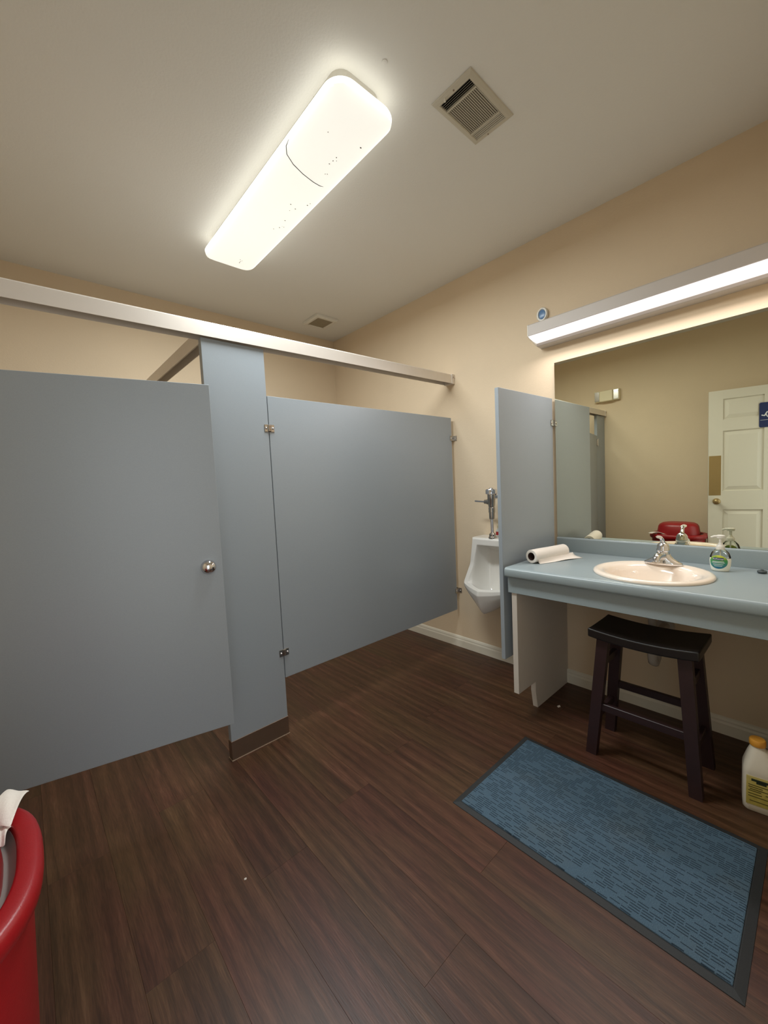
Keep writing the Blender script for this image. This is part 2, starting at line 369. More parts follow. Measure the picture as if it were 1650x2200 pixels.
g = G(); g.box(DX0, DX0 + 0.018, YF - 0.105, YF + 0.004, 0, DZ); g.box(DX1 - 0.018, DX1, YF - 0.105, YF + 0.004, 0, DZ); g.box(DX0, DX1, YF - 0.105, YF + 0.004, DZ - 0.018, DZ)
g.box(DX1 - 0.005, DX1 + 0.06, YF, YF + 0.014, 0, DZ + 0.055, 0.003); g.box(DX0 - 0.05, DX1 + 0.06, YF, YF + 0.014, DZ - 0.005, DZ + 0.055, 0.003)
struct(g.obj('trim_1', 'trim'))
M['concrete'] = mat('pale_bounce_concrete', (196, 194, 188), 0.8, var=0.06, vscale=6)
struct(G().box(-6.0, 1.5, YF - 4.5, YF - 0.1, -0.12, -0.004).obj('floor_bounce_walkway', 'concrete'))  # unseen ground, added in a pale tone to bounce doorway light onto the ceiling
# baseboards: moulded profile (distance from wall, height)
BP = [(0, 0), (0.014, 0), (0.014, 0.052), (0.010, 0.062), (0.010, 0.070), (0.006, 0.080), (0, 0.086)]
struct(G().prism([(-a, b) for a, b in BP], 'y', YF, YB).obj('baseboard_right', 'trim'))
struct(G().prism([(XL + a, b) for a, b in BP], 'y', YF, YB).obj('baseboard_left', 'trim'))
struct(G().prism([(YB - a, b) for a, b in BP], 'x', XL, 0).obj('baseboard_back', 'trim'))
struct(G().prism([(YF + a, b) for a, b in BP], 'x', DX1 + 0.06, 0).obj('baseboard_front', 'trim'))

# ------------------------------------------------------------------ toilet stall
def pilaster(x0, x1, label):
    c = ((x0 + x1) / 2, 0.016, 0)
    t = thing('stall_pilaster', c, label, 'pilaster', group='stall pilasters')
    G().box(x0, x1, 0, 0.032, 0.012, 2.0295 + 0.0130 * x0, 0.0012).obj('panel', 'lam', t)
    sh = G().box(x0 - 0.002, x1 + 0.002, -0.003, 0.035, 0.0, 0.096, 0.001).obj('shoe', 'steel', t); sh['label'] = 'brushed metal floor shoe'
    G().box(x0 - 0.004, x1 + 0.004, -0.006, 0.038, 0.0, 0.003).obj('caulk_bead', 'caulk', t)
    return t
pilaster(-1.818, -1.516, 'tall grey pilaster between the stall door and the wide stall panel')
pilaster(XL + 0.006, -2.802, 'tall grey pilaster against the far left wall, seen only in the mirror')

def bracket_flat(parent, x, z, y=0.0):
    # two-ear bracket lying over a joint, two rivet heads and a raised centre
    b = G().box(x - 0.027, x + 0.027, y - 0.004, y + 0.0005, z - 0.019, z + 0.019, 0.0015).box(x - 0.009, x + 0.009, y - 0.010, y - 0.003, z - 0.017, z + 0.019, 0.003).obj('bracket', 'nickel', parent)
    b['label'] = 'nickel bracket over the joint'
    G().box(x - 0.003, x + 0.003, y - 0.0112, y - 0.0095, z - 0.012, z + 0.012).obj('slot', 'steel', b)
    for s_ in (-1, 1): G().lathe([(0.0065, 0), (0.0062, 0.002), (0.004, 0.005), (0.0005, 0.006)], (0, 0, 0), 12).obj_at(('rivet', 'chrome', b), (x + s_ * 0.018, y - 0.004, z), 'y-') if False else rivet(b, (x + s_ * 0.018, y - 0.004, z), (0, -1, 0))
def rivet(parent, p, d, r=0.0062, m='chrome'):
    p = Vector(p); d = Vector(d)
    return G().tube([p, p + d * 0.002, p + d * 0.0045, p + d * 0.006], [r, r * 0.95, r * 0.65, r * 0.08], 12).obj('rivet', m, parent, smooth=40)
t = thing('toilet_partition', (-0.77, 0.0125, 0), 'wide grey stall panel between the pilaster and the beige wall', 'panel')
G().box(-1.5125, -0.03, 0, 0.025, 0.305, 1.778, 0.0012).obj('panel', 'lam', t)
for z in (1.615, 0.443): bracket_flat(t, -1.5125, z)
for z in (1.626, 0.454):
    b = G().box(-0.052, -0.002, -0.005, 0.0005, z - 0.018, z + 0.018, 0.001).box(-0.006, 0.0, -0.026, 0.05, z - 0.018, z + 0.018, 0.001).box(-0.052, -0.002, 0.0245, 0.030, z - 0.018, z + 0.018, 0.001).obj('wall_bracket', 'nickel', t)
    rivet(b, (-0.040, -0.005, z), (0, -1, 0)); rivet(b, (-0.006, -0.017, z), (-1, 0, 0), 0.005)

# head rail over the stall front
t = thing('head_rail', (-1.5, 0.016, 2.0), 'long satin aluminium head rail across the top of the stall front', 'rail')
def railz(x): return 2.031 + 0.0130 * x
prof = [(-0.020, 0.0), (-0.020, 0.060), (-0.014, 0.066), (0.046, 0.052), (0.052, 0.046), (0.052, 0.0)]
prof = prof + [(0.0495, 0.0), (0.0495, 0.044), (0.045, 0.0495), (-0.013, 0.0625), (-0.0175, 0.058), (-0.0175, 0.0)]
lp = [[(xx, p[0], railz(xx) + p[1]) for p in prof] for xx in (XL + 0.012, -0.020)]
G().loft(lp).obj('rail', 'alu', t)
for xe, d in ((-0.001, -1), (XL + 0.001, 1)):
    zz = railz(xe); b = G().box(min(xe, xe + d * 0.030), max(xe, xe + d * 0.030), -0.024, 0.055, zz - 0.004, zz + 0.068, 0.002).obj('end_bracket', 'alu', t)
    rivet(b, (xe + d * 0.015, -0.024, zz + 0.045), (0, -1, 0), 0.005, 'steel')
tag(G().prism([(-1.803, 2.002), (-1.803, 2.062), (-1.797, 2.068), (-1.752, 2.056), (-1.746, 2.050), (-1.746, 2.002), (-1.7485, 2.002), (-1.7485, 2.049), (-1.753, 2.0535), (-1.7965, 2.0650), (-1.8005, 2.061), (-1.8005, 2.002)], 'y', 0.0525, YB - 0.0).obj('brace_rail', 'alu'),
    'brown-shaded aluminium brace rail running from the pilaster back to the wall', 'rail')

# stall door, ajar
ang = math.radians(-12.8); DW = 0.945
t = thing('stall_door', (-2.79, 0.010, 0), 'grey stall door standing ajar with a round chrome knob', 'door', rotz=ang)
G().box(0, DW, -0.0125, 0.0125, 0.305, 1.742, 0.0012).obj('leaf', 'lam', t, local=True)
kn = G().lathe([(0.030, 0), (0.030, 0.004), (0.0285, 0.010), (0.024, 0.018), (0.015, 0.0245), (0.006, 0.027), (0.0005, 0.0275)], (0, 0, 0), 28, 'y')
for v in kn.bm.verts: v.co = Vector((DW - 0.055 + v.co.x, -0.0125 - v.co.y, 0.998 + v.co.z))
kn = kn.obj('knob', 'chrome', t, local=True, smooth=50); kn['label'] = 'domed chrome knob'
for z in (1.66, 0.40):
    h = G().box(-0.03, 0.04, -0.017, -0.012, z - 0.035, z + 0.035, 0.001).tube([(-0.004, -0.020, z - 0.045), (-0.004, -0.020, z + 0.045)], 0.008).obj('hinge', 'nickel', t, local=True, smooth=40)

# ------------------------------------------------------------------ urinal screen and urinal
t = thing('urinal_screen', (-0.31, -0.755, 0), 'narrow grey screen between the urinal and the vanity', 'screen', rotz=math.radians(-1.4))
G().box(-0.292, 0.288, -0.0105, 0.0125, 0.325, 1.778, 0.0012).obj('panel', 'lam', t, local=True)
for z in (1.63, 0.62):
    b = G().box(0.262, 0.309, -0.0160, -0.0105, z - 0.018, z + 0.018, 0.001).box(0.262, 0.309, 0.0125, 0.0175, z - 0.018, z + 0.018, 0.001).box(0.3035, 0.3085, -0.030, 0.030, z - 0.018, z + 0.018, 0.001).obj('wall_bracket', 'nickel', t, local=True)
    g = G().tube([(0.272, -0.016, z), (0.272, -0.018, z), (0.272, -0.021, z)], [0.0062, 0.006, 0.001], 12).obj('rivet', 'chrome', b, local=True, smooth=40)

YC = -0.40
def uloop(T, Mi, C, CA, A, mid):
    # half-profile points (x, dy, z) -> closed loop: left top, mid, corner, corner-apex, apex, mirrored, top middle
    Lh = [T, Mi, C, CA]
    l = [(p[0], YC + p[1], p[2]) for p in Lh] + [(A[0], YC, A[2])] + [(p[0], YC - p[1], p[2]) for p in reversed(Lh)] + [(mid[0], YC, mid[2])]
    return l
loops = [
    uloop((-0.002, .155, .905), (-0.002, .165, .70), (-0.002, .110, .50), (-0.002, .07, .45), (-0.002, 0, .44), (-0.002, 0, .905)),
    uloop((-0.075, .158, .905), (-0.080, .172, .70), (-0.110, .130, .50), (-0.180, .050, .430), (-0.225, 0, .405), (-0.075, 0, .905)),
    uloop((-0.140, .155, .905), (-0.120, .174, .70), (-0.165, .172, .530), (-0.245, .065, .445), (-0.288, 0, .410), (-0.140, 0, .905)),
    uloop((-0.150, .154, .902), (-0.150, .174, .71), (-0.205, .194, .556), (-0.268, .115, .525), (-0.318, 0, .500), (-0.150, 0, .902)),
    uloop((-0.156, .150, .896), (-0.158, .172, .715), (-0.218, .194, .576), (-0.280, .108, .558), (-0.335, 0, .548), (-0.156, 0, .896)),
    uloop((-0.158, .148, .893), (-0.163, .170, .72), (-0.222, .190, .590), (-0.278, .105, .580), (-0.330, 0, .580), (-0.158, 0, .893)),
    uloop((-0.158, .115, .855), (-0.166, .140, .72), (-0.218, .160, .598), (-0.262, .088, .588), (-0.304, 0, .588), (-0.158, 0, .855)),
    uloop((-0.153, .110, .850), (-0.158, .134, .72), (-0.208, .152, .595), (-0.250, .082, .594), (-0.292, 0, .583), (-0.153, 0, .850)),
    uloop((-0.095, .104, .842), (-0.100, .120, .71), (-0.140, .130, .57), (-0.190, .072, .53), (-0.235, 0, .515), (-0.095, 0, .842)),
    uloop((-0.050, .085, .825), (-0.045, .095, .71), (-0.070, .100, .55), (-0.120, .052, .50), (-0.150, 0, .485), (-0.045, 0, .825)),
    uloop((-0.042, .050, .79), (-0.040, .050, .70), (-0.050, .050, .56), (-0.080, .025, .50), (-0.095, 0, .48), (-0.040, 0, .79)),
]
t = thing('urinal', (-0.15, YC, 0.36), 'white porcelain wall-hung urinal beside the grey screen', 'urinal')
g = G(); g.loft(loops)
cl = g.bm.edges.layers.float.new('crease_edge'); g.bm.verts.index_update(); g.bm.verts.ensure_lookup_table(); nl = len(loops[0])
for e in g.bm.edges:
    i, j = e.verts[0].index, e.verts[1].index
    r0, c0, r1, c1 = i // nl, i % nl, j // nl, j % nl
    if r0 == r1 and 3 <= r0 <= 6 and {c0, c1} & {0, 8}: e[cl] = 1.0
    elif r0 == r1: e[cl] = {0: 1.0, 3: 0.35, 4: 0.55, 5: 0.6, 6: 0.6}.get(r0, 0.0)
    elif c0 == c1:
        if c0 in (0, 8): e[cl] = 1.0
        elif c0 in (2, 6) and max(r0, r1) <= 7: e[cl] = 0.45
        elif c0 in (1, 7) and 3 <= min(r0, r1) <= 6: e[cl] = 0.5
        elif c0 == 4 and 1 <= min(r0, r1) <= 6: e[cl] = 0.6
ub = g.obj('bowl', 'porc', t, smooth=60, sub=3)
G().lathe([(0.026, 0), (0.026, 0.004), (0.018, 0.006), (0.0, 0.006)], (-0.125, YC, 0.50), 20).obj('drain', 'nickel', t, smooth=40)
# flush valve
VX, VY = -0.128, YC + 0.006
t = thing('flush_valve', (VX, VY, 0.905), 'chrome flush valve with a side handle on top of the urinal', 'valve')
G().lathe([(0.027, 0.905), (0.027, 0.912), (0.022, 0.918), (0.022, 0.932), (0.0165, 0.938), (0.0105, 0.944)], (VX, VY, 0), 24).obj('spud_nut', 'nickel', t, smooth=35)
G().lathe([(0.0105, 0.93), (0.0105, 1.05)], (VX, VY, 0), 20).obj('pipe', 'chrome', t, smooth=40)
G().lathe([(0.0175, 1.035), (0.019, 1.045), (0.019, 1.078), (0.0215, 1.08), (0.0215, 1.112), (0.018, 1.116)], (VX, VY, 0), 24).obj('coupling', 'nickel', t, smooth=35)
G().lathe([(0.017, 1.105), (0.022, 1.125), (0.0245, 1.165), (0.027, 1.172), (0.027, 1.196), (0.027, 1.20), (0.027, 1.205)], (VX, VY, 0), 24).obj('body', 'nickel', t, smooth=35)
G().lathe([(0.034, 1.203), (0.039, 1.207), (0.039, 1.230), (0.034, 1.238), (0.014, 1.240), (0.012, 1.246), (0.0, 1.247)], (VX, VY, 0), 24).obj('cap', 'chrome', t, smooth=35)
h = G().tube([(VX, VY + 0.012, 1.152), (VX, VY + 0.030, 1.152), (VX, VY + 0.036, 1.152), (VX, VY + 0.052, 1.152)], [0.020, 0.020, 0.016, 0.015], 16).obj('handle_socket', 'nickel', t, smooth=35)
G().tube([(VX, VY + 0.048, 1.152), (VX, VY + 0.056, 1.152), (VX, VY + 0.128, 1.157), (VX, VY + 0.134, 1.157)], [0.010, 0.0065, 0.0068, 0.004], 12).obj('handle', 'chrome', h, smooth=40)
G().tube([(VX - 0.005, VY - 0.005, 1.185), (VX + 0.03, VY - 0.03, 1.188), (VX + 0.07, VY - 0.04, 1.188), (-0.002, VY - 0.04, 1.188)], [0.016, 0.018, 0.018, 0.018], 16).obj('stop_arm', 'chrome', t, smooth=40)
G().tube([(-0.012, VY - 0.04, 1.188), (-0.001, VY - 0.04, 1.188)], [0.028, 0.034], 20).obj('wall_flange', 'chrome', t, smooth=40)
# small bottle standing beside the pipe
t = thing('freshener_bottle', (-0.055, YC + 0.006, 0.905), 'tiny clear bottle with a red label on the urinal ledge', 'bottle')
G().lathe([(0.014, 0.9055), (0.016, 0.908), (0.016, 0.948), (0.008, 0.960), (0.007, 0.968)], (-0.055, YC + 0.006, 0), 18).obj('body', 'white_plastic', t, smooth=40)
G().lathe([(0.0163, 0.918), (0.0163, 0.942)], (-0.055, YC + 0.006, 0), 18).obj('label_band', 'red_label', t, smooth=40)
G().lathe([(0.009, 0.966), (0.009, 0.985), (0.005, 0.989)], (-0.055, YC + 0.006, 0), 16).obj('cap', 'cream_plastic', t, smooth=40)

# ------------------------------------------------------------------ vanity
CY0, CY1 = -0.786, YF + 0.001
t = thing('vanity_countertop', (-0.31, -1.39, 0.70), 'long grey-blue laminate countertop with backsplash under the mirror', 'countertop')
g = G()
# top with an oval cut-out for the sink and a rounded nose
SCX, SCY, SRX, SRY = -0.372, -1.376, 0.232, 0.233
N_ = 48
ins = [(SCX + (SRX - 0.03) * math.cos(2 * PI * i / N_), SCY + (SRY - 0.03) * math.sin(2 * PI * i / N_)) for i in range(N_)]
def border(a):
    dx, dy = math.cos(a), math.sin(a); tt = 9
    for lim, c, d in ((-0.612, SCX, dx), (-0.0, SCX, dx), (CY0, SCY, dy), (CY1, SCY, dy)):
        if abs(d) > 1e-6 and (lim - c) / d > 0: tt = min(tt, (lim - c) / d)
    return (SCX + dx * tt, SCY + dy * tt)
angs = sorted([2 * PI * i / N_ for i in range(N_)] + [math.atan2(yy - SCY, xx - SCX) % (2 * PI) for xx in (-0.612, 0.0) for yy in (CY0, CY1)])
inn = [(SCX + (SRX - 0.03) * math.cos(a), SCY + (SRY - 0.03) * math.sin(a)) for a in angs]; out = [border(a) for a in angs]
n = len(angs); vi = [g.bm.verts.new((p[0], p[1], 0.84)) for p in inn]; vo = [g.bm.verts.new((p[0], p[1], 0.84)) for p in out]
wi = [g.bm.verts.new((p[0], p[1], 0.80)) for p in inn]; wo = [g.bm.verts.new((p[0], p[1], 0.80)) for p in out]
for i in range(n):
    j = (i + 1) % n
    g.bm.faces.new((vi[i], vi[j], vo[j], vo[i])); g.bm.faces.new((wi[i], wo[i], wo[j], wi[j])); g.bm.faces.new((vi[i], wi[i], wi[j], vi[j])); g.bm.faces.new((vo[i], vo[j], wo[j], wo[i]))
g.obj('top', 'counter', t)
nose = [(-0.6115, 0.84), (-0.620, 0.8405), (-0.628, 0.838), (-0.634, 0.831), (-0.636, 0.822), (-0.636, 0.800), (-0.633, 0.793), (-0.626, 0.790), (-0.6115, 0.790)]
G().prism(nose, 'y', CY0, CY1).obj('nosing', 'counter', t, smooth=50)
bs = [(-0.0005, 0.8405), (-0.020, 0.8405), (-0.020, 0.915), (-0.0185, 0.922), (-0.013, 0.926), (-0.0005, 0.926)]
G().prism(bs, 'y', CY0, CY1).obj('backsplash', 'counter', t, smooth=50)
G().box(-0.608, -0.590, CY0 - 0.004, CY1, 0.706, 0.7905, 0.001).obj('apron', 'counter', t)
tag(G().prism([(-0.602, 0.158), (-0.42, 0.158), (-0.42, 0.10), (-0.40, 0.0), (-0.0145, 0.0), (-0.0145, 0.086), (-0.001, 0.086), (-0.001, 0.799), (-0.589, 0.799), (-0.589, 0.7055), (-0.602, 0.7055)], 'y', -0.834, -0.806).obj('vanity_side_panel', 'side'),
    'pale side panel with a toe-kick notch holding up the countertop end', 'panel')
# sink
t = thing('sink', (SCX, SCY, 0.70), 'oval bisque porcelain drop-in sink in the grey countertop', 'sink')
def ell(f, dz, shift=0.0): return [(SCX + shift + (SRX + f) * math.cos(2 * PI * i / 48), SCY + (SRY + f) * math.sin(2 * PI * i / 48), dz) for i in range(48)]
sl = [ell(-0.035, 0.800), ell(-0.031, 0.8395), ell(-0.002, 0.8402), ell(0.0, 0.8440), ell(-0.002, 0.850), ell(-0.008, 0.8545), ell(-0.018, 0.8565), ell(-0.027, 0.8545), ell(-0.034, 0.8535), ell(-0.046, 0.8515, -0.008), ell(-0.056, 0.842, -0.014), ell(-0.066, 0.82, -0.018), ell(-0.085, 0.77, -0.022), ell(-0.115, 0.725, -0.026), ell(-0.155, 0.700, -0.03), ell(-0.21, 0.692, -0.03)]
G().loft(sl, close0=False).obj('basin', 'bisque', t, smooth=60)
G().lathe([(0.022, 0.692), (0.022, 0.696), (0.016, 0.697), (0.0, 0.695)], (SCX - 0.03, SCY, 0), 20).obj('drain', 'chrome', t, smooth=40)
# faucet
FX, FY, FZ = -0.195, -1.384, 0.8545
t = thing('faucet', (FX, FY, FZ), 'chrome single-lever faucet on the back of the sink', 'faucet')
bl = []
for w, d, z in ((0.078, 0.027, 0), (0.080, 0.029, 0.004), (0.078, 0.028, 0.010), (0.062, 0.026, 0.019), (0.044, 0.026, 0.030), (0.034, 0.026, 0.042), (0.030, 0.025, 0.050)):
    bl.append([(FX + d * math.cos(2 * PI * i / 32), FY + w * math.copysign(abs(math.sin(2 * PI * i / 32)) ** 0.9, math.sin(2 * PI * i / 32)), FZ + z) for i in range(32)])
G().loft(bl).obj('base', 'chrome', t, smooth=50)
G().lathe([(0.027, 0.042), (0.0275, 0.05), (0.026, 0.062), (0.028, 0.065), (0.028, 0.072), (0.0255, 0.076), (0.026, 0.085), (0.022, 0.097), (0.013, 0.106), (0.0005, 0.109)], (FX, FY, FZ), 28).obj('body', 'chrome', t, smooth=40)
sp = G().tube([(FX - 0.005, FY, FZ + 0.040), (FX - 0.04, FY, FZ + 0.048), (FX - 0.080, FY, FZ + 0.052), (FX - 0.105, FY, FZ + 0.050), (FX - 0.116, FY, FZ + 0.042), (FX - 0.118, FY, FZ + 0.030)], [0.021, 0.019, 0.0165, 0.0155, 0.0145, 0.013], 20).obj('spout', 'chrome', t, smooth=50)
G().lathe([(0.0115, 0), (0.0115, 0.008)], (FX - 0.118, FY, FZ + 0.024), 16).obj('aerator', 'nickel', sp, smooth=40)
lv = G().tube([(FX, FY, FZ + 0.100), (FX - 0.010, FY + 0.001, FZ + 0.118), (FX - 0.026, FY + 0.002, FZ + 0.130), (FX - 0.045, FY + 0.003, FZ + 0.136)], [0.0105, 0.009, 0.0075, 0.007], 14).obj('lever', 'chrome', t, smooth=50)
lg = G().lathe([(0.0005, -0.005), (0.010, -0.004), (0.0145, 0), (0.010, 0.004), (0.0005, 0.005)], (0, 0, 0), 24, sx=1.25)
bmesh.ops.rotate(lg.bm, cent=(0, 0, 0), matrix=Matrix.Rotation(math.radians(22), 3, 'Y'), verts=lg.bm.verts[:])
bmesh.ops.translate(lg.bm, vec=(FX - 0.054, FY + 0.003, FZ + 0.138), verts=lg.bm.verts[:])
lg.obj('lever_tip', 'white_plastic', lv, smooth=60)
# drain trap under the counter
TYp = -1.352
t = thing('drain_trap', (-0.22, -1.36, 0.38), 'pale drain trap under the sink behind the stool', 'pipe')
G().tube([(SCX - 0.03, SCY, 0.6905), (SCX - 0.03, SCY, 0.665), (SCX - 0.02, SCY, 0.648), (SCX + 0.01, SCY, 0.640), (SCX + 0.09, TYp, 0.638), (SCX + 0.115, TYp, 0.632), (SCX + 0.125, TYp, 0.61), (SCX + 0.125, TYp, 0.41)], 0.017, 16).obj('tailpiece', 'white_pipe', t, smooth=40)
G().tube([(SCX + 0.125, TYp, 0.46), (SCX + 0.125, TYp, 0.40), (SCX + 0.135, TYp, 0.372), (SCX + 0.165, TYp, 0.357), (SCX + 0.195, TYp, 0.372), (SCX + 0.205, TYp, 0.40), (SCX + 0.207, TYp, 0.45), (SCX + 0.225, TYp, 0.482), (SCX + 0.25, TYp, 0.487), (-0.001, TYp, 0.488)], 0.021, 16).obj('trap_bend', 'white_pipe', t, smooth=50)
G().tube([(-0.012, TYp, 0.488), (-0.001, TYp, 0.488)], [0.036, 0.042], 20).obj('wall_flange', 'white_pipe', t, smooth=40)

# soap dispenser
PX, PY, PZ = -0.150, -1.592, 0.840
t = thing('soap_dispenser', (PX, PY, PZ), 'pump bottle of cream hand soap with a green and blue label', 'soap bottle')
bp_ = [(0.026, 0.0005), (0.029, 0.004), (0.031, 0.012), (0.0345, 0.03), (0.0355, 0.05), (0.034, 0.068), (0.029, 0.084), (0.020, 0.096), (0.014, 0.101), (0.013, 0.106)]
G().lathe([(0.0348, 0.0615)] + [(r, z) for r, z in bp_ if z > 0.062], (PX, PY, PZ), 32, sx=0.72, sy=1.08).obj('bottle', 'clear', t, smooth=60)
lq = [(r, z) for r, z in bp_ if z < 0.06] + [(0.0347, 0.061), (0.0, 0.0614)]
G().lathe(lq, (PX, PY, PZ), 32, sx=0.72, sy=1.08).obj('liquid_soap', 'soap', t, smooth=60)
def body_r(z):
    for (r0, z0), (r1, z1) in zip(bp_, bp_[1:]):
        if z0 <= z <= z1: return r0 + (r1 - r0) * (z - z0) / (z1 - z0)
    return bp_[-1][0]
def label_pt(a, z, off):   # a: angle around the bottle from -x towards +y
    r = body_r(z) + off
    return (PX - r * 0.72 * math.cos(a), PY + r * 1.08 * math.sin(a), PZ + z)
def patch(ac, zc, ra, rz, off, n=20, rings=5, square=False):
    g = G(); rows = []
    c = g.bm.verts.new(label_pt(ac, zc, off))
    for k in range(1, rings + 1):
        row = []
        for i in range(n):
            th = 2 * PI * i / n; u, v = math.cos(th), math.sin(th)
            if square: m_ = max(abs(u), abs(v)); u, v = u / m_, v / m_
            row.append(g.bm.verts.new(label_pt(ac + ra * u * k / rings, zc + rz * v * k / rings, off)))
        rows.append(row)
    for i in range(n): g.bm.faces.new((c, rows[0][i], rows[0][(i + 1) % n]))
    for a, b in zip(rows, rows[1:]):
        for i in range(n): g.bm.faces.new((a[i], b[i], b[(i + 1) % n], a[(i + 1) % n]))
    return g
lb = patch(0.12, 0.044, 0.95, 0.031, 0.0006, 28, 8).obj('label_sticker', 'soap_label', t, smooth=60)
nb = patch(0.12, 0.058, 0.52, 0.0055, 0.0011, 16, 4, True).obj('banner', 'navy', lb, smooth=60)
for dz, wd in ((0.046, 0.55), (0.041, 0.62), (0.033, 0.5), (0.026, 0.4)):
    patch(0.12, dz, wd, 0.0011, 0.0011, 16, 4, True).obj('print_line', 'ink_white', lb, smooth=60)
tx = bpy.data.curves.new('lettering', 'FONT'); tx.body = 'Softsoap'; tx.size = 0.0088; tx.align_x = 'CENTER'; tx.align_y = 'CENTER'; tx.extrude = 0.0002
to = bpy.data.objects.new('tmp_text', tx); S.collection.objects.link(to)
dg = bpy.context.evaluated_depsgraph_get(); tm = bpy.data.meshes.new_from_object(to.evaluated_get(dg)); bpy.data.objects.remove(to)
for v in tm.vertices:     # wrap the letters round the banner: x runs towards -y as read from the front
    p = Vector(label_pt(0.12 - v.co.x / 0.030, 0.058 + v.co.y, 0.0014 + v.co.z)) - Vector((PX, PY, PZ)); v.co = p
tm.materials.clear(); tm.materials.append(M['ink_white'])
to = bpy.data.objects.new('lettering', tm); S.collection.objects.link(to); to.parent = nb
pm = G().lathe([(0.0165, 0.100), (0.0165, 0.112), (0.014, 0.118), (0.009, 0.122), (0.0075, 0.128), (0.0055, 0.13), (0.0055, 0.150), (0.0075, 0.152)], (PX, PY, PZ), 24).obj('pump_collar', 'white_plastic', t, smooth=40)
g = G().lathe([(0.009, 0.150), (0.0105, 0.156), (0.0105, 0.162), (0.006, 0.165), (0.0, 0.1655)], (PX, PY, PZ), 20, sx=1.1, sy=1.6)
g.tube([(PX, PY, PZ + 0.158), (PX - 0.006, PY + 0.02, PZ + 0.158), (PX - 0.010, PY + 0.033, PZ + 0.153)], [0.006, 0.005, 0.004], 12)
g.obj('pump_head', 'white_plastic', t, smooth=40)
G().tube([(PX, PY, PZ + 0.10), (PX + 0.004, PY, PZ + 0.012)], 0.0025, 8).obj('dip_tube', 'white_plastic', t, smooth=40)

# paper towel roll lying on the counter
A = Vector((-0.462, -0.846, 0)); B = Vector((-0.190, -0.902, 0)); d = (B - A).normalized(); RR = 0.036
t = thing('paper_towel_roll', ((A.x + B.x) / 2, (A.y + B.y) / 2, 0.84), 'used white paper towel roll lying on the grey counter', 'paper towel')
ax = lambda s_, r, a: (A + d * s_) + Vector((-d.y, d.x, 0)) * (-r * math.cos(a)) + Vector((0, 0, 0.8415 + RR + r * math.sin(a)))
L_ = (B - A).length
rp = [(0.0, 0.022), (0.0, RR - 0.002), (0.002, RR), (L_ * 0.25, RR + 0.0008), (L_ * 0.6, RR - 0.0006), (L_ - 0.002, RR), (L_, RR - 0.002), (L_, 0.022)]
g = G(); g.loft([[ax(s_, r, 2 * PI * i / 40) for i in range(40)] for s_, r in rp] , close0=False, close1=False); g.obj('roll', 'paper', t, smooth=40)
g = G(); g.loft([[ax(s_, r, 2 * PI * i / 24) for i in range(24)] for s_, r in ((0.001, 0.0222), (0.001, 0.0205), (L_ - 0.001, 0.0205), (L_ - 0.001, 0.0222))], close0=False, close1=False)
g.obj('cardboard_core', 'card', t, smooth=40)
# loose sheet: leaves the near side of the roll and lies towards the sink
g = G(); side = Vector((d.y, -d.x, 0)); rows = []
for i in range(13):
    s_ = 0.015 + (L_ + 0.035 - 0.015) * i / 12; row = []
    for j in range(9):
        v = j / 8; reach = 0.012 + 0.050 * (i / 12)
        rise = 0.8415 + RR * (1 + math.sin(-0.35 - 1.0 * min(1, v * 2.2))) * max(0, 1 - v * 1.5) + 0.004 * max(0.0, math.sin(v * PI * 1.3 + i * 0.5)) + 0.0006
        q = A + d * s_ + side * (RR * 0.9 + reach * v ** 1.0) + Vector((0, 0, rise)); row.append(g.bm.verts.new(q))
    rows.append(row)
for a, b in zip(rows, rows[1:]):
    for j in range(8): g.bm.faces.new((a[j], a[j + 1], b[j + 1], b[j]))
sh = g.obj('loose_sheet', 'paper', t, smooth=60); md = sh.modifiers.new('thickness', 'SOLIDIFY'); md.thickness = 0.0008
t = thing('sink_stopper', (-0.112, -1.728, 0.84), 'small dark rubber stopper by the backsplash at the right', 'stopper')
G().lathe([(0.012, 0.0005), (0.016, 0.003), (0.017, 0.009), (0.014, 0.012), (0.0, 0.012)], (-0.112, -1.728, 0.84), 20, sx=1.1).obj('plug', 'dark_rubber', t, smooth=40)
G().lathe([(0.006, 0.012), (0.005, 0.016), (0.0, 0.017)], (-0.112, -1.728, 0.84), 12).obj('knob', 'dark_rubber', t, smooth=40)

# mirror (leans a few millimetres)
MY0, MY1, MZ0, MZ1 = -0.784, YF + 0.03, 0.927, 1.990
def mx_(y, z, off=0.0): return -0.0075 + off - 0.004 * (MY0 - y) * -1 * -1 - 0.005 * (z - MZ0)
t = thing('wall_mirror', (-0.01, (MY0 + MY1) / 2, MZ0), 'large frameless mirror over the vanity', 'mirror')
def slab(off0, off1, i=0.0):
    return [[(mx_(y, z, o_), y, z) for y, z in ((MY0 - i, MZ0 + i), (MY1 + i, MZ0 + i), (MY1 + i, MZ1 - i), (MY0 - i, MZ1 - i))] for o_ in (off0, off1)]
G().loft(slab(0.001, 0.006)).obj('backing', 'mirror_edge', t)
G().loft(slab(0.0, 0.001)).obj('glass', 'mirror', t)

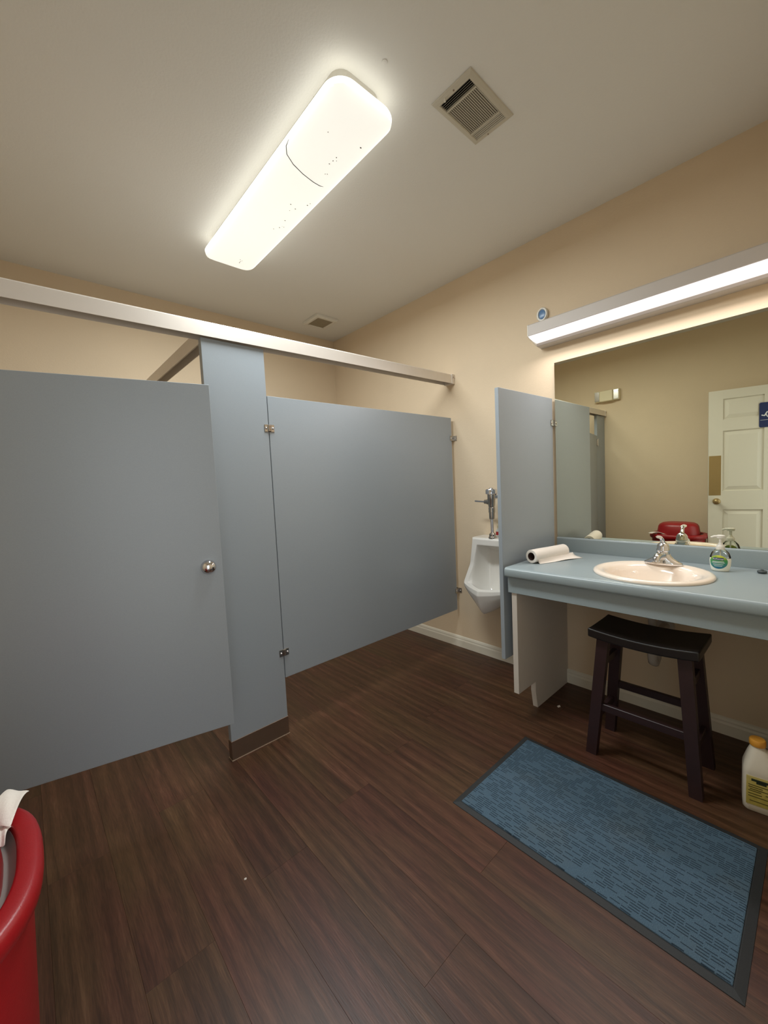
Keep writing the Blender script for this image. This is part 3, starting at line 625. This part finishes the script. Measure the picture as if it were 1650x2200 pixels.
# vanity light
t = thing('vanity_light', (-0.09, -1.31, 2.09), 'long lit vanity light fixture above the mirror', 'light fixture')
VY0, VY1 = -0.700, -1.925
G().prism([(-0.001, 2.205), (-0.166, 2.205), (-0.172, 2.199), (-0.172, 2.140), (-0.168, 2.140), (-0.168, 2.196), (-0.001, 2.196)], 'y', VY0 - 0.002, VY1 + 0.002).obj('housing', 'enamel', t)
G().prism([(-0.001, 2.112), (-0.001, 2.097), (-0.060, 2.099), (-0.064, 2.102), (-0.064, 2.121), (-0.060, 2.121), (-0.058, 2.106)], 'y', VY0 - 0.002, VY1 + 0.002).obj('lower_rail', 'enamel', t)
lens = [(-0.168, 2.1385), (-0.164, 2.1345), (-0.150, 2.129), (-0.110, 2.1220), (-0.080, 2.1180), (-0.0635, 2.1170), (-0.0635, 2.1205), (-0.110, 2.1255), (-0.164, 2.140)]
G().prism(lens, 'y', VY0 - 0.003, VY1 + 0.003).obj('lens', 'tube', t)
for yy in (VY0, VY1 + 0.003):
    G().prism([(-0.001, 2.206), (-0.167, 2.206), (-0.1735, 2.2), (-0.1735, 2.138), (-0.168, 2.133), (-0.110, 2.117), (-0.063, 2.1025), (-0.001, 2.096)], 'y', yy - 0.003, yy).obj('end_cap', 'white_plastic', t)
# air freshener above the fixture
t = thing('air_freshener', (-0.012, -0.716, 2.255), 'small white oval air freshener with a blue centre on the wall', 'air freshener')
def oval(x_, f): return [(x_, -0.716 + (0.034 + f) * math.cos(2 * PI * i / 32), 2.298 + (0.041 + f) * math.sin(2 * PI * i / 32)) for i in range(32)]
G().loft([oval(-0.001, 0), oval(-0.016, 0.001), oval(-0.022, -0.003), oval(-0.022, -0.010), oval(-0.016, -0.012)], close0=True, close1=True).obj('shell', 'white_plastic', t, smooth=40)
G().loft([oval(-0.0155, -0.0125), oval(-0.019, -0.014), oval(-0.021, -0.022)]).obj('gel_disc', 'blue_gel', t, smooth=50)

# ------------------------------------------------------------------ stool under the counter
t = thing('saddle_stool', (-0.455, -1.385, 0), 'dark wooden saddle stool tucked under the countertop', 'stool')
SX0, SX1, SY0, SY1 = -0.588, -0.330, -1.180, -1.592
rows = []
ny, nx = 17, 9
def seat_z(u, v): return 0.600 - 0.015 * (1 - (2 * v - 1) ** 2) - 0.003 * (1 - (2 * u - 1) ** 4)
g = G(); T_, B_ = [], []
for i in range(ny):
    v = i / (ny - 1); rt_, rb_ = [], []
    for j in range(nx):
        u = j / (nx - 1); X_ = SX0 + (SX1 - SX0) * u; Y_ = SY0 + (SY1 - SY0) * v
        edge = max(abs(2 * u - 1), abs(2 * v - 1))
        rt_.append(g.bm.verts.new((X_, Y_, seat_z(u, v)))); rb_.append(g.bm.verts.new((X_ , Y_, seat_z(u, v) - 0.040)))
    T_.append(rt_); B_.append(rb_)
for i in range(ny - 1):
    for j in range(nx - 1):
        g.bm.faces.new((T_[i][j], T_[i][j + 1], T_[i + 1][j + 1], T_[i + 1][j])); g.bm.faces.new((B_[i][j], B_[i + 1][j], B_[i + 1][j + 1], B_[i][j + 1]))
for i in range(ny - 1):
    g.bm.faces.new((T_[i][0], T_[i + 1][0], B_[i + 1][0], B_[i][0])); g.bm.faces.new((T_[i][-1], B_[i][-1], B_[i + 1][-1], T_[i + 1][-1]))
for j in range(nx - 1):
    g.bm.faces.new((T_[0][j], B_[0][j], B_[0][j + 1], T_[0][j + 1])); g.bm.faces.new((T_[-1][j], T_[-1][j + 1], B_[-1][j + 1], B_[-1][j]))
so = g.obj('seat', 'seat', t, smooth=40); bv = so.modifiers.new('bevel', 'BEVEL'); bv.width = 0.006; bv.segments = 3; bv.limit_method = 'ANGLE'; bv.angle_limit = 0.8
SCXs, SCYs = -0.455, -1.388
def leg_pt(sx, sy, z):   # centre line of a leg
    f = 1 - z / 0.565
    return Vector((SCXs + sx * (0.092 + 0.030 * f), SCYs + sy * (0.152 + 0.045 * f), z))
for sx in (-1, 1):
    for sy in (-1, 1):
        p0, p1 = leg_pt(sx, sy, 0.0), leg_pt(sx, sy, 0.562)
        lo = [(p0.x + a * 0.017, p0.y + b * 0.022, 0.0) for a, b in ((-1, -1), (1, -1), (1, 1), (-1, 1))]
        hi = [(p1.x + a * 0.017, p1.y + b * 0.024, 0.572 - 0.018 * 0) for a, b in ((-1, -1), (1, -1), (1, 1), (-1, 1))]
        hi = [(q[0], q[1], seat_z((q[0] - SX0) / (SX1 - SX0), (q[1] - SY0) / (SY1 - SY0)) - 0.039) for q in hi]
        G().loft([lo, hi]).obj('leg', 'espresso', t)
for sx, z in ((-1, 0.233), (1, 0.258)):
    G().bar(leg_pt(sx, 1, z), leg_pt(sx, -1, z), 0.020, 0.034, bev=0.002).obj('stretcher', 'espresso', t)
for sy in (-1, 1):
    for z in (0.175, 0.430):
        G().bar(leg_pt(-1, sy, z), leg_pt(1, sy, z), 0.020, 0.034, bev=0.002).obj('stretcher', 'espresso', t)
    G().bar(leg_pt(-1, sy, 0.525), leg_pt(1, sy, 0.525), 0.020, 0.036, bev=0.002).obj('seat_rail', 'espresso', t)

# floor mat
t = thing('floor_mat', (-0.975, -1.356, 0), 'blue ribbed floor mat with black rubber border before the vanity', 'mat')
MX0, MX1, MYa, MYb = -1.277, -0.690, -0.913, -1.800
def mr(i, z): return [(MX0 + i, MYb + i, z), (MX1 - i, MYb + i, z), (MX1 - i, MYa - i, z), (MX0 + i, MYa - i, z)]
g = G(); g.loft([mr(0, 0.0002), mr(0.0005, 0.0022), mr(0.022, 0.0062), mr(0.026, 0.0055)]); g.obj('rubber_border', 'rubber', t)
g = G(); g.loft([mr(0.0255, 0.0058), mr(0.026, 0.0085), mr(0.029, 0.0098)], close0=False); g.obj('carpet', 'carpet', t)

# jug of cleaner at the right
t = thing('cleaner_jug', (-0.47, -1.765, 0), 'white plastic jug with a yellow label and amber cap on the floor', 'jug', rotz=math.radians(8))
def jl(w, d_, z, r=0.02, oy=0.0, ox=0.0): return [(p[1] + ox, p[0] + oy, z) for p in rrect(w, d_, r, 5)]
# local: +x into the room's wall, y along the wall; front face at -x
prof = [(0.100, 0.080, 0.001, 0.016, 0, 0), (0.110, 0.090, 0.008, 0.020, 0, 0), (0.112, 0.092, 0.030, 0.020, 0, 0), (0.112, 0.092, 0.150, 0.020, 0, 0), (0.110, 0.090, 0.166, 0.022, 0, 0), (0.094, 0.078, 0.190, 0.026, 0.003, 0), (0.072, 0.064, 0.214, 0.026, 0.008, 0), (0.052, 0.050, 0.232, 0.022, 0.012, 0), (0.042, 0.042, 0.240, 0.0205, 0.014, 0), (0.040, 0.040, 0.250, 0.0195, 0.014, 0)]
G().loft([jl(w, d_, z, r, oy, ox) for w, d_, z, r, oy, ox in prof]).obj('body', 'jug', t, local=True, smooth=50)
jc = G().lathe([(0.0235, 0.246), (0.0245, 0.250), (0.0245, 0.266), (0.022, 0.270), (0.0, 0.2705)], (0, 0.014, 0), 28).obj('cap', 'cap', t, local=True, smooth=40)
G().tube([(0.0, -0.012, 0.228), (0.0, -0.038, 0.222), (0.0, -0.054, 0.196), (0.0, -0.052, 0.160)], 0.0095, 14).obj('handle', 'jug', t, local=True, smooth=50)
G().box(-0.0468, -0.0455, -0.046, 0.046, 0.030, 0.142).obj('label_sticker', 'jug_label', t, local=True)
ls = [o_ for o_ in t.children if o_.name.startswith('label_sticker')][0]
M['olive_ink'] = mat('olive_print', (92, 84, 34), 0.5); M['dark_green_ink'] = mat('dark_green_print', (34, 46, 30), 0.5)
G().box(-0.0472, -0.0466, -0.018, 0.032, 0.124, 0.133).box(-0.0472, -0.0466, -0.010, 0.018, 0.116, 0.126).obj('print_block', 'dark_green_ink', ls, local=True)
for i_, (a, b, z) in enumerate(((-0.036, 0.040, 0.106), (0.0, 0.040, 0.098), (-0.038, 0.036, 0.090), (0.004, 0.040, 0.083), (-0.038, -0.008, 0.078), (0.002, 0.040, 0.072), (-0.036, 0.040, 0.062), (-0.030, 0.036, 0.044))):
    G().box(-0.0472, -0.0466, a, b, z, z + 0.0035).obj('print_line', 'olive_ink', ls, local=True)
G().box(-0.0472, -0.0466, -0.034, -0.020, 0.048, 0.057).obj('print_mark', 'dark_green_ink', ls, local=True)

# ------------------------------------------------------------------ red trash can
TX, TY, TA, TB = -2.716, -0.836, 0.218, 0.250
t = thing('trash_can', (TX, TY, 0), 'red rounded plastic trash can with a hooded lid by the left wall', 'trash can')
def sup(off, z, n=64, e=2.6):
    out = []
    for i in range(n):
        a = 2 * PI * i / n; c_, s_ = math.cos(a), math.sin(a)
        out.append((TX + (TA - off) * math.copysign(abs(c_) ** (2 / e), c_), TY + (TB - off) * math.copysign(abs(s_) ** (2 / e), s_), z))
    return out
G().loft([sup(*p) for p in ((0.050, 0.0), (0.047, 0.012), (0.034, 0.25), (0.019, 0.578), (0.024, 0.580), (0.038, 0.30), (0.052, 0.03), (0.10, 0.026))]).obj('body', 'red', t, smooth=40)
G().loft([sup(*p) for p in ((0.0185, 0.560), (0.008, 0.562), (0.002, 0.570), (0.0, 0.585), (0.002, 0.598), (0.007, 0.605), (0.012, 0.607), (0.034, 0.609), (0.039, 0.606), (0.041, 0.598), (0.041, 0.570), (0.026, 0.562), (0.0186, 0.5601))], close0=False, close1=False).obj('rim', 'red', t, smooth=50)
G().loft([sup(*p) for p in ((0.030, 0.592), (0.0415, 0.594), (0.045, 0.586), (0.050, 0.578), (0.060, 0.575), (0.08, 0.572), (0.16, 0.570))], close0=False).obj('bag', 'liner', t, smooth=50)
G().loft([sup(*p) for p in ((0.064, 0.552), (0.061, 0.562), (0.062, 0.585), (0.068, 0.640), (0.076, 0.686), (0.088, 0.706), (0.108, 0.719), (0.14, 0.725), (0.18, 0.727))]).obj('hood', 'red', t, smooth=50)
for i_ in range(3):
    a = 0.6 + i_ * 2 * PI / 3 + PI / 2
    G().bar((TX + 0.150 * math.cos(a), TY + 0.175 * math.sin(a), 0.566), (TX + 0.185 * math.cos(a), TY + 0.215 * math.sin(a), 0.566), 0.03, 0.008).obj('hood_strut', 'red', t)
def crumple(name, c, u, v, w, nu, nv, bend, amp, seed, label):
    rnd = random.Random(seed); g = G(); rows = []
    u, v, w = Vector(u), Vector(v), Vector(w); c = Vector(c)
    for i in range(nu + 1):
        row = []
        for j in range(nv + 1):
            a, b = i / nu - 0.5, j / nv - 0.5
            p = c + u * a + v * b + w * (bend * (0.25 - a * a) * 4 + amp * math.sin(9 * b + 5 * a + seed) + 0.25 * amp * rnd.uniform(-1, 1))
            row.append(g.bm.verts.new(p))
        rows.append(row)
    for a, b in zip(rows, rows[1:]):
        for j in range(nv): g.bm.faces.new((a[j], a[j + 1], b[j + 1], b[j]))
    o = g.obj(name, 'paper', smooth=70); md = o.modifiers.new('thickness', 'SOLIDIFY'); md.thickness = 0.0015
    md = o.modifiers.new('subdivision', 'SUBSURF'); md.levels = 1; md.render_levels = 1
    return tag(o, label, 'paper towel', 'paper towels in the trash can')
crumple('paper_towel', (-2.552, -0.674, 0.6140), (0.034, 0.112, 0.000), (0.042, -0.050, 0.0), (0.0, 0.0, 1), 8, 6, 0.016, 0.0022, 2, 'white paper towel draped over the rim of the red trash can')
crumple('paper_towel', (-2.560, -0.742, 0.596), (0.018, 0.062, 0.0), (0.024, -0.016, 0.0), (-0.2, 0.1, 1), 8, 6, 0.014, 0.003, 5, 'crumpled white paper towel wedged inside the red trash can opening')

# ------------------------------------------------------------------ entrance door, open into the room (seen in the mirror)
LW = 0.935
dr = struct(bpy.data.objects.new('door_1', None)); S.collection.objects.link(dr); dr['_org'] = [0, 0, 0]
dr.location = (DX0 + 0.022, YF + 0.016, 0.008); dr.rotation_euler = (0, 0, math.radians(75.5))
dr['label'] = 'white six-panel entrance door standing open'
G().box(0, LW, -0.027, -0.013, 0, 2.03).obj('core', 'trim', dr, local=True)
stiles = [(0.0, 0.11), (0.41, 0.525), (0.825, LW)]; rails = [(0, 0.25), (0.857, 1.043), (1.635, 1.745), (1.945, 2.03)]
for a, b in stiles: G().box(a, b, -0.040, 0.0, 0, 2.03, 0.001).obj('stile', 'trim', dr, local=True)
for a, b in rails:
    for (p, q) in ((0.11, 0.41), (0.525, 0.825)): G().box(p - 0.001, q + 0.001, -0.0398, -0.0002, a, b).obj('rail', 'trim', dr, local=True)
for (p, q) in ((0.11, 0.41), (0.525, 0.825)):
    for a, b in ((0.25, 0.857), (1.043, 1.635), (1.745, 1.945)):
        for s_, y0, y1 in ((-1, -0.0265, -0.0375), (1, -0.0135, -0.0025)):
            def rr_(i, y): return [(p + i, y, a + i), (q - i, y, a + i), (q - i, y, b - i), (p + i, y, b - i)]
            G().loft([rr_(0.008, y0), rr_(0.045, y1)]).obj('raised_panel', 'trim', dr, local=True)
pp = G().box(LW - 0.098, LW - 0.004, -0.0415, -0.0398, 1.000, 1.395, 0.0005).obj('push_plate', 'brass', dr, local=True); pp['label'] = 'brass push plate'
kb = G().lathe([(0.031, 0.0), (0.031, 0.004), (0.016, 0.007), (0.012, 0.018), (0.016, 0.028), (0.026, 0.036), (0.028, 0.046), (0.024, 0.056), (0.010, 0.062), (0.0005, 0.063)], (0, 0, 0), 28, 'y')
for v in kb.bm.verts: v.co = Vector((LW - 0.065 + v.co.x, -0.040 - v.co.y, 0.940 + v.co.z))
kb = kb.obj('door_knob', 'brass', dr, local=True, smooth=50)
for z in (0.2, 1.0, 1.82):
    G().tube([(-0.004, 0.004, z - 0.045), (-0.004, 0.004, z + 0.045)], 0.007, 12).obj('hinge', 'brass', dr, local=True, smooth=40)
# sign on the door: navy plate with the wheelchair symbol and a line under it
sg = thing('restroom_sign', (dr.location.x, dr.location.y, dr.location.z), 'navy restroom sign with a white wheelchair symbol on the open door', 'sign', rotz=math.radians(75.5))
def onface(g, y):  # build flat shapes in (x,z) then place on the door face
    return g
pl = rrect(0.155, 0.232, 0.014, 5)
G().prism([(0.485 + a, 1.752 + b) for a, b in pl], 'y', -0.0445, -0.0402).obj('plate', 'navy', sg, local=True)
sxm, szm = 0.485, 1.775
sy = G()
sy.tube([(sxm - 0.018, -0.0448, szm + 0.052), (sxm - 0.018, -0.0470, szm + 0.052)], 0.0095, 18)
def bar2(p, q, w): sy.bar((sxm + p[0], -0.0456, szm + p[1]), (sxm + q[0], -0.0456, szm + q[1]), w, 0.0022, up_=(0, 1, 0))
bar2((-0.018, 0.040), (-0.014, 0.004), 0.012); bar2((-0.018, 0.020), (0.014, 0.020), 0.008); bar2((-0.018, 0.002), (0.024, 0.002), 0.011); bar2((0.022, 0.004), (0.042, -0.034), 0.010); bar2((0.038, -0.032), (0.062, -0.024), 0.009)
pts = [(sxm - 0.008 + 0.036 * math.cos(a), -0.0456, szm - 0.018 + 0.036 * math.sin(a)) for a in [math.radians(110 + 245 * i / 24) for i in range(25)]]
for p, q in zip(pts, pts[1:]): sy.bar(p, q, 0.007, 0.0022, up_=(0, 1, 0))
sy.obj('wheelchair_symbol', 'ink_white', sg, local=True)
G().box(0.415, 0.555, -0.0466, -0.0444, 1.703, 1.7055).obj('line', 'ink_white', sg, local=True)

# emergency light on the left wall above the stall front
t = thing('emergency_light', (XL + 0.05, -0.03, 2.17), 'cream emergency light with two lamp heads on the left wall, seen in the mirror', 'emergency light')
ex = XL + 0.001; eyc = -0.045
G().box(ex, ex + 0.085, eyc - 0.075, eyc + 0.075, 2.165, 2.295, 0.006).obj('housing', 'cream_plastic', t)
for s_ in (-1, 1):
    hs = G().box(ex, ex + 0.060, eyc + s_ * 0.108 - 0.033, eyc + s_ * 0.108 + 0.033, 2.170, 2.300, 0.003).obj('lamp_head', 'cream_plastic', t)
    G().box(ex + 0.058, ex + 0.064, eyc + s_ * 0.108 - 0.028, eyc + s_ * 0.108 + 0.028, 2.178, 2.292, 0.002).obj('lens', 'nickel', hs)

# ------------------------------------------------------------------ ceiling fixtures
# wrap-around fluorescent fixture: long diffuser and a shorter cover section overlapping it
LX0, LX1, LY0, LY1 = -1.582, -1.284, -0.786, 0.570
LCX, LCY = (LX0 + LX1) / 2, (LY0 + LY1) / 2
t = thing('ceiling_light', (LCX, LCY, 2.655), 'lit white acrylic pillow-shaped ceiling light', 'ceiling light')
G().loft([[(LCX + p[0], LCY + p[1], z) for p in rrect(LX1 - LX0 - 0.09, LY1 - LY0 - 0.09, 0.05, 6)] for z in (2.712, H - 0.0005)]).obj('pan', 'white_plastic', t)
def lamp_z(x_, y_):     # underside of the pillow: domed across, drooping to the rim
    u_ = min(1, abs(x_ - LCX) / (LX1 - LCX)); v_ = min(1, max(0, abs(y_ - LCY) - (LY1 - LCY - 0.15)) / 0.15)
    return 2.690 - 0.032 * math.sqrt(max(0, 1 - u_ ** 2.6)) * math.sqrt(max(0, 1 - v_ ** 2.6))
rings = []
for i_, z_ in ((0.042, 2.716), (0.018, 2.711), (0.004, 2.702), (0.0, 2.694)):
    rings.append([(LCX + p[0], LCY + p[1], z_) for p in rrect(LX1 - LX0 - 2 * i_, LY1 - LY0 - 2 * i_, max(0.02, 0.078 - i_), 8)])
for i_ in (0.003, 0.010, 0.022, 0.04, 0.065, 0.10, 0.135):
    rings.append([(LCX + p[0], LCY + p[1], lamp_z(LCX + p[0], LCY + p[1])) for p in rrect(LX1 - LX0 - 2 * i_, LY1 - LY0 - 2 * i_, max(0.010, 0.078 - i_), 8)])
G().loft(rings, close0=False).obj('diffuser', 'lamp', t, smooth=50)
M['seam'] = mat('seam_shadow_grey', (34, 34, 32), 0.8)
def area(name, parent, loc, sx_, sy_, watts, rgb, rot=(0, 0, 0), spread=180):
    l = bpy.data.lights.new(name, 'AREA'); l.shape = 'RECTANGLE'; l.size = sx_; l.size_y = sy_; l.energy = watts; l.color = rgb; l.spread = math.radians(spread)
    o = bpy.data.objects.new(name, l); S.collection.objects.link(o); o.parent = parent; o.location = Vector(loc) - parent.location; o.rotation_euler = rot
    return o
area('tube_light', t, (LCX, LCY, 2.652), 0.24, 1.24, CEILING_WATTS, (0.94, 1.0, 1.02))
# seam shadow painted as a dark thread where the end section overlaps
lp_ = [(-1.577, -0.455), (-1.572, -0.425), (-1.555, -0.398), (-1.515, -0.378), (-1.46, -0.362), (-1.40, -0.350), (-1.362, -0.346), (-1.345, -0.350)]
G().tube([(x_, y_, lamp_z(x_, y_) - 0.0004) for x_, y_ in lp_], [0.0006, 0.0013, 0.0015, 0.0015, 0.0015, 0.0015, 0.0012, 0.0004], 6).obj('seam_shadow_line', 'seam', t, smooth=60)
rb = random.Random(3); g = G()
for cx_, cy_, sp_, nn in ((-1.400, 0.448, 0.014, 6), (-1.365, 0.02, 0.03, 5), (-1.37, -0.12, 0.04, 5), (-1.345, -0.62, 0.003, 1), (-1.395, -0.520, 0.012, 3), (-1.405, -0.47, 0.004, 1), (-1.49, -0.60, 0.003, 1), (-1.385, -0.43, 0.01, 2)):
    for _ in range(nn):
        px_, py_ = cx_ + rb.gauss(0, sp_ * 0.5), cy_ + rb.gauss(0, sp_); r_ = rb.uniform(0.0012, 0.0032)
        g.lathe([(0.0005, -0.0008), (r_, 0), (0.0005, 0.0008)], (px_, py_, lamp_z(px_, py_) - 0.0003), 6, sx=rb.uniform(0.7, 1.5))
sk = g.obj('insect_specks', 'bug', t); sk['kind'] = 'stuff'

vl = bpy.data.objects['vanity_light']
area('tube_light', vl, (-0.125, -1.312, 2.108), 0.085, 1.19, VANITY_WATTS, (1.0, 0.95, 0.96), rot=(0, math.radians(20), 0), spread=170)

# three-way air register
t = thing('ceiling_register', (-1.022, -0.938, 2.75), 'white three-way ceiling air register near the vanity', 'vent')
RX0, RX1, RY0, RY1 = -1.168, -0.876, -1.030, -0.846
g = G()
def ring(i, z): return [(RX0 + i, RY0 + i, z), (RX1 - i, RY0 + i, z), (RX1 - i, RY1 - i, z), (RX0 + i, RY1 - i, z)]
g.loft([ring(0.0, H - 0.0005), ring(0.002, 2.765), ring(0.012, 2.760), ring(0.022, 2.758), ring(0.024, 2.761), ring(0.024, H - 0.0005)], close0=False, close1=False).obj('frame', 'vent', t)
G().box(RX0 + 0.022, RX1 - 0.022, RY0 + 0.022, RY1 - 0.022, 2.7675, 2.7692).obj('backing', 'black', t)
ix0, ix1, iy0, iy1 = RX0 + 0.024, RX1 - 0.024, RY0 + 0.024, RY1 - 0.024
def slat_mesh(along, length, width, tilt):
    g = G(); w = width / 2
    c, s_ = math.cos(tilt), math.sin(tilt)
    q = [(-w * c, -w * s_), (w * c, w * s_), (w * c, w * s_ + 0.0012), (-w * c, -w * s_ + 0.0012)]
    g.prism(q, 'y' if along == 'y' else 'x', -length / 2, length / 2)
    bmesh.ops.recalc_face_normals(g.bm, faces=g.bm.faces[:]); me = bpy.data.meshes.new('slat'); g.bm.to_mesh(me); g.bm.free(); me.materials.append(M['vent']); return me
def put(name, me, parent, loc):
    o = bpy.data.objects.new(name, me); S.collection.objects.link(o); o.parent = parent; o.location = Vector(loc) - Vector(parent['_org']); return o
m1 = slat_mesh('y', iy1 - iy0, 0.011, math.radians(48)); m2 = slat_mesh('y', iy1 - iy0, 0.0046, math.radians(-15)); m3 = slat_mesh('x', 0.158, 0.0075, math.radians(38))
xa, xb = ix0 + 0.042, ix1 - 0.042
for i_ in range(5): put('slat', m1, t, (ix0 + 0.004 + i_ * 0.0085, (iy0 + iy1) / 2, 2.7625))
for i_ in range(5): put('slat', m2, t, (ix1 - 0.004 - i_ * 0.0085, (iy0 + iy1) / 2, 2.7625))
m3 = slat_mesh('x', xb - xa, 0.0058, math.radians(25))
M['dust'] = mat('dusty_metal', (120, 112, 98), 0.7)
G().box(xa, xb, iy0, iy1, 2.7655, 2.7670).obj('damper_blade', 'dust', t)
for i_ in range(18): put('fin', m3, t, ((xa + xb) / 2, iy0 + 0.004 + i_ * (iy1 - iy0 - 0.008) / 17, 2.7628))
for x_ in (xa, xb): G().box(x_ - 0.003, x_ + 0.003, iy0, iy1, 2.7575, 2.769).obj('divider', 'vent', t)
for (x_, y_) in ((RX0 + 0.014, (RY0 + RY1) / 2 - 0.005), (RX1 - 0.012, (RY0 + RY1) / 2 + 0.02)): G().tube([(x_, y_, 2.7605), (x_, y_, 2.758)], [0.0035, 0.003], 10).obj('screw', 'steel', t)
G().tube([(RX0 + 0.013, RY1 - 0.055, 2.760), (RX0 + 0.013, RY1 - 0.055, 2.748)], [0.003, 0.004], 10).obj('damper_lever', 'white_plastic', t)

# small exhaust grille in the corner
t = thing('exhaust_grille', (-0.393, 1.115, 2.74), 'small square exhaust grille on the ceiling above the stall', 'vent')
EX0, EX1, EY0, EY1 = -0.502, -0.285, 1.005, 1.232
def ring2(i, z): return [(EX0 + i, EY0 + i, z), (EX1 - i, EY0 + i, z), (EX1 - i, EY1 - i, z), (EX0 + i, EY1 - i, z)]
G().loft([ring2(0, H - 0.0005), ring2(0.0, 2.752), ring2(0.006, 2.746), ring2(0.024, 2.744), ring2(0.028, 2.748), ring2(0.028, 2.769)], close0=False, close1=False).obj('frame', 'white_plastic', t)
M['grille'] = mat('dusty_grille', (176, 164, 140), 0.8, bump=0.6, bscale=500)
G().box(EX0 + 0.027, EX1 - 0.027, EY0 + 0.027, EY1 - 0.027, 2.7535, 2.758).obj('grille_plate', 'grille', t)
sm = slat_mesh('y', EY1 - EY0 - 0.056, 0.010, math.radians(8)); sm.materials[0] = M['grille']
for i_ in range(12): put('slat', sm, t, (EX0 + 0.034 + i_ * (EX1 - EX0 - 0.068) / 11, (EY0 + EY1) / 2, 2.7505))

# old screw hole beside the light, scraps on the floor
tag(G().lathe([(0.011, H - 0.0004), (0.010, H - 0.002), (0.004, H - 0.003), (0.0, H - 0.003)], (-1.414, -0.845, 0), 14).obj('ceiling_plug', 'ceil', smooth=40), 'small round patched plug in the ceiling beside the light', 'plug')
def scrap(c, r, seed, label, m='paper'):
    rnd = random.Random(seed); g = G(); n_ = 9
    lo = [(c[0] + r * rnd.uniform(0.5, 1.1) * math.cos(2 * PI * i / n_), c[1] + r * 0.55 * rnd.uniform(0.5, 1.1) * math.sin(2 * PI * i / n_), 0.0006) for i in range(n_)]
    hi = [(p[0] * 0.9 + c[0] * 0.1, p[1] * 0.9 + c[1] * 0.1, 0.0025 + rnd.uniform(0, 0.004)) for p in lo]
    return tag(g.loft([lo, hi]).obj('paper_scrap', m), label, 'scrap', 'scraps on the floor')
scrap((-0.315, -0.915, 0), 0.016, 1, 'tiny pale scrap on the floor beside the vanity side panel')
scrap((-2.02, -0.62, 0), 0.005, 4, 'tiny pale crumb on the floor in front of the stall door')
scrap((-0.84, -1.02 + 0.05, 0), 0.006, 6, 'tiny pale crumb on the floor at the mat corner')

for o in bpy.data.objects:
    if '_org' in o.keys(): del o['_org']
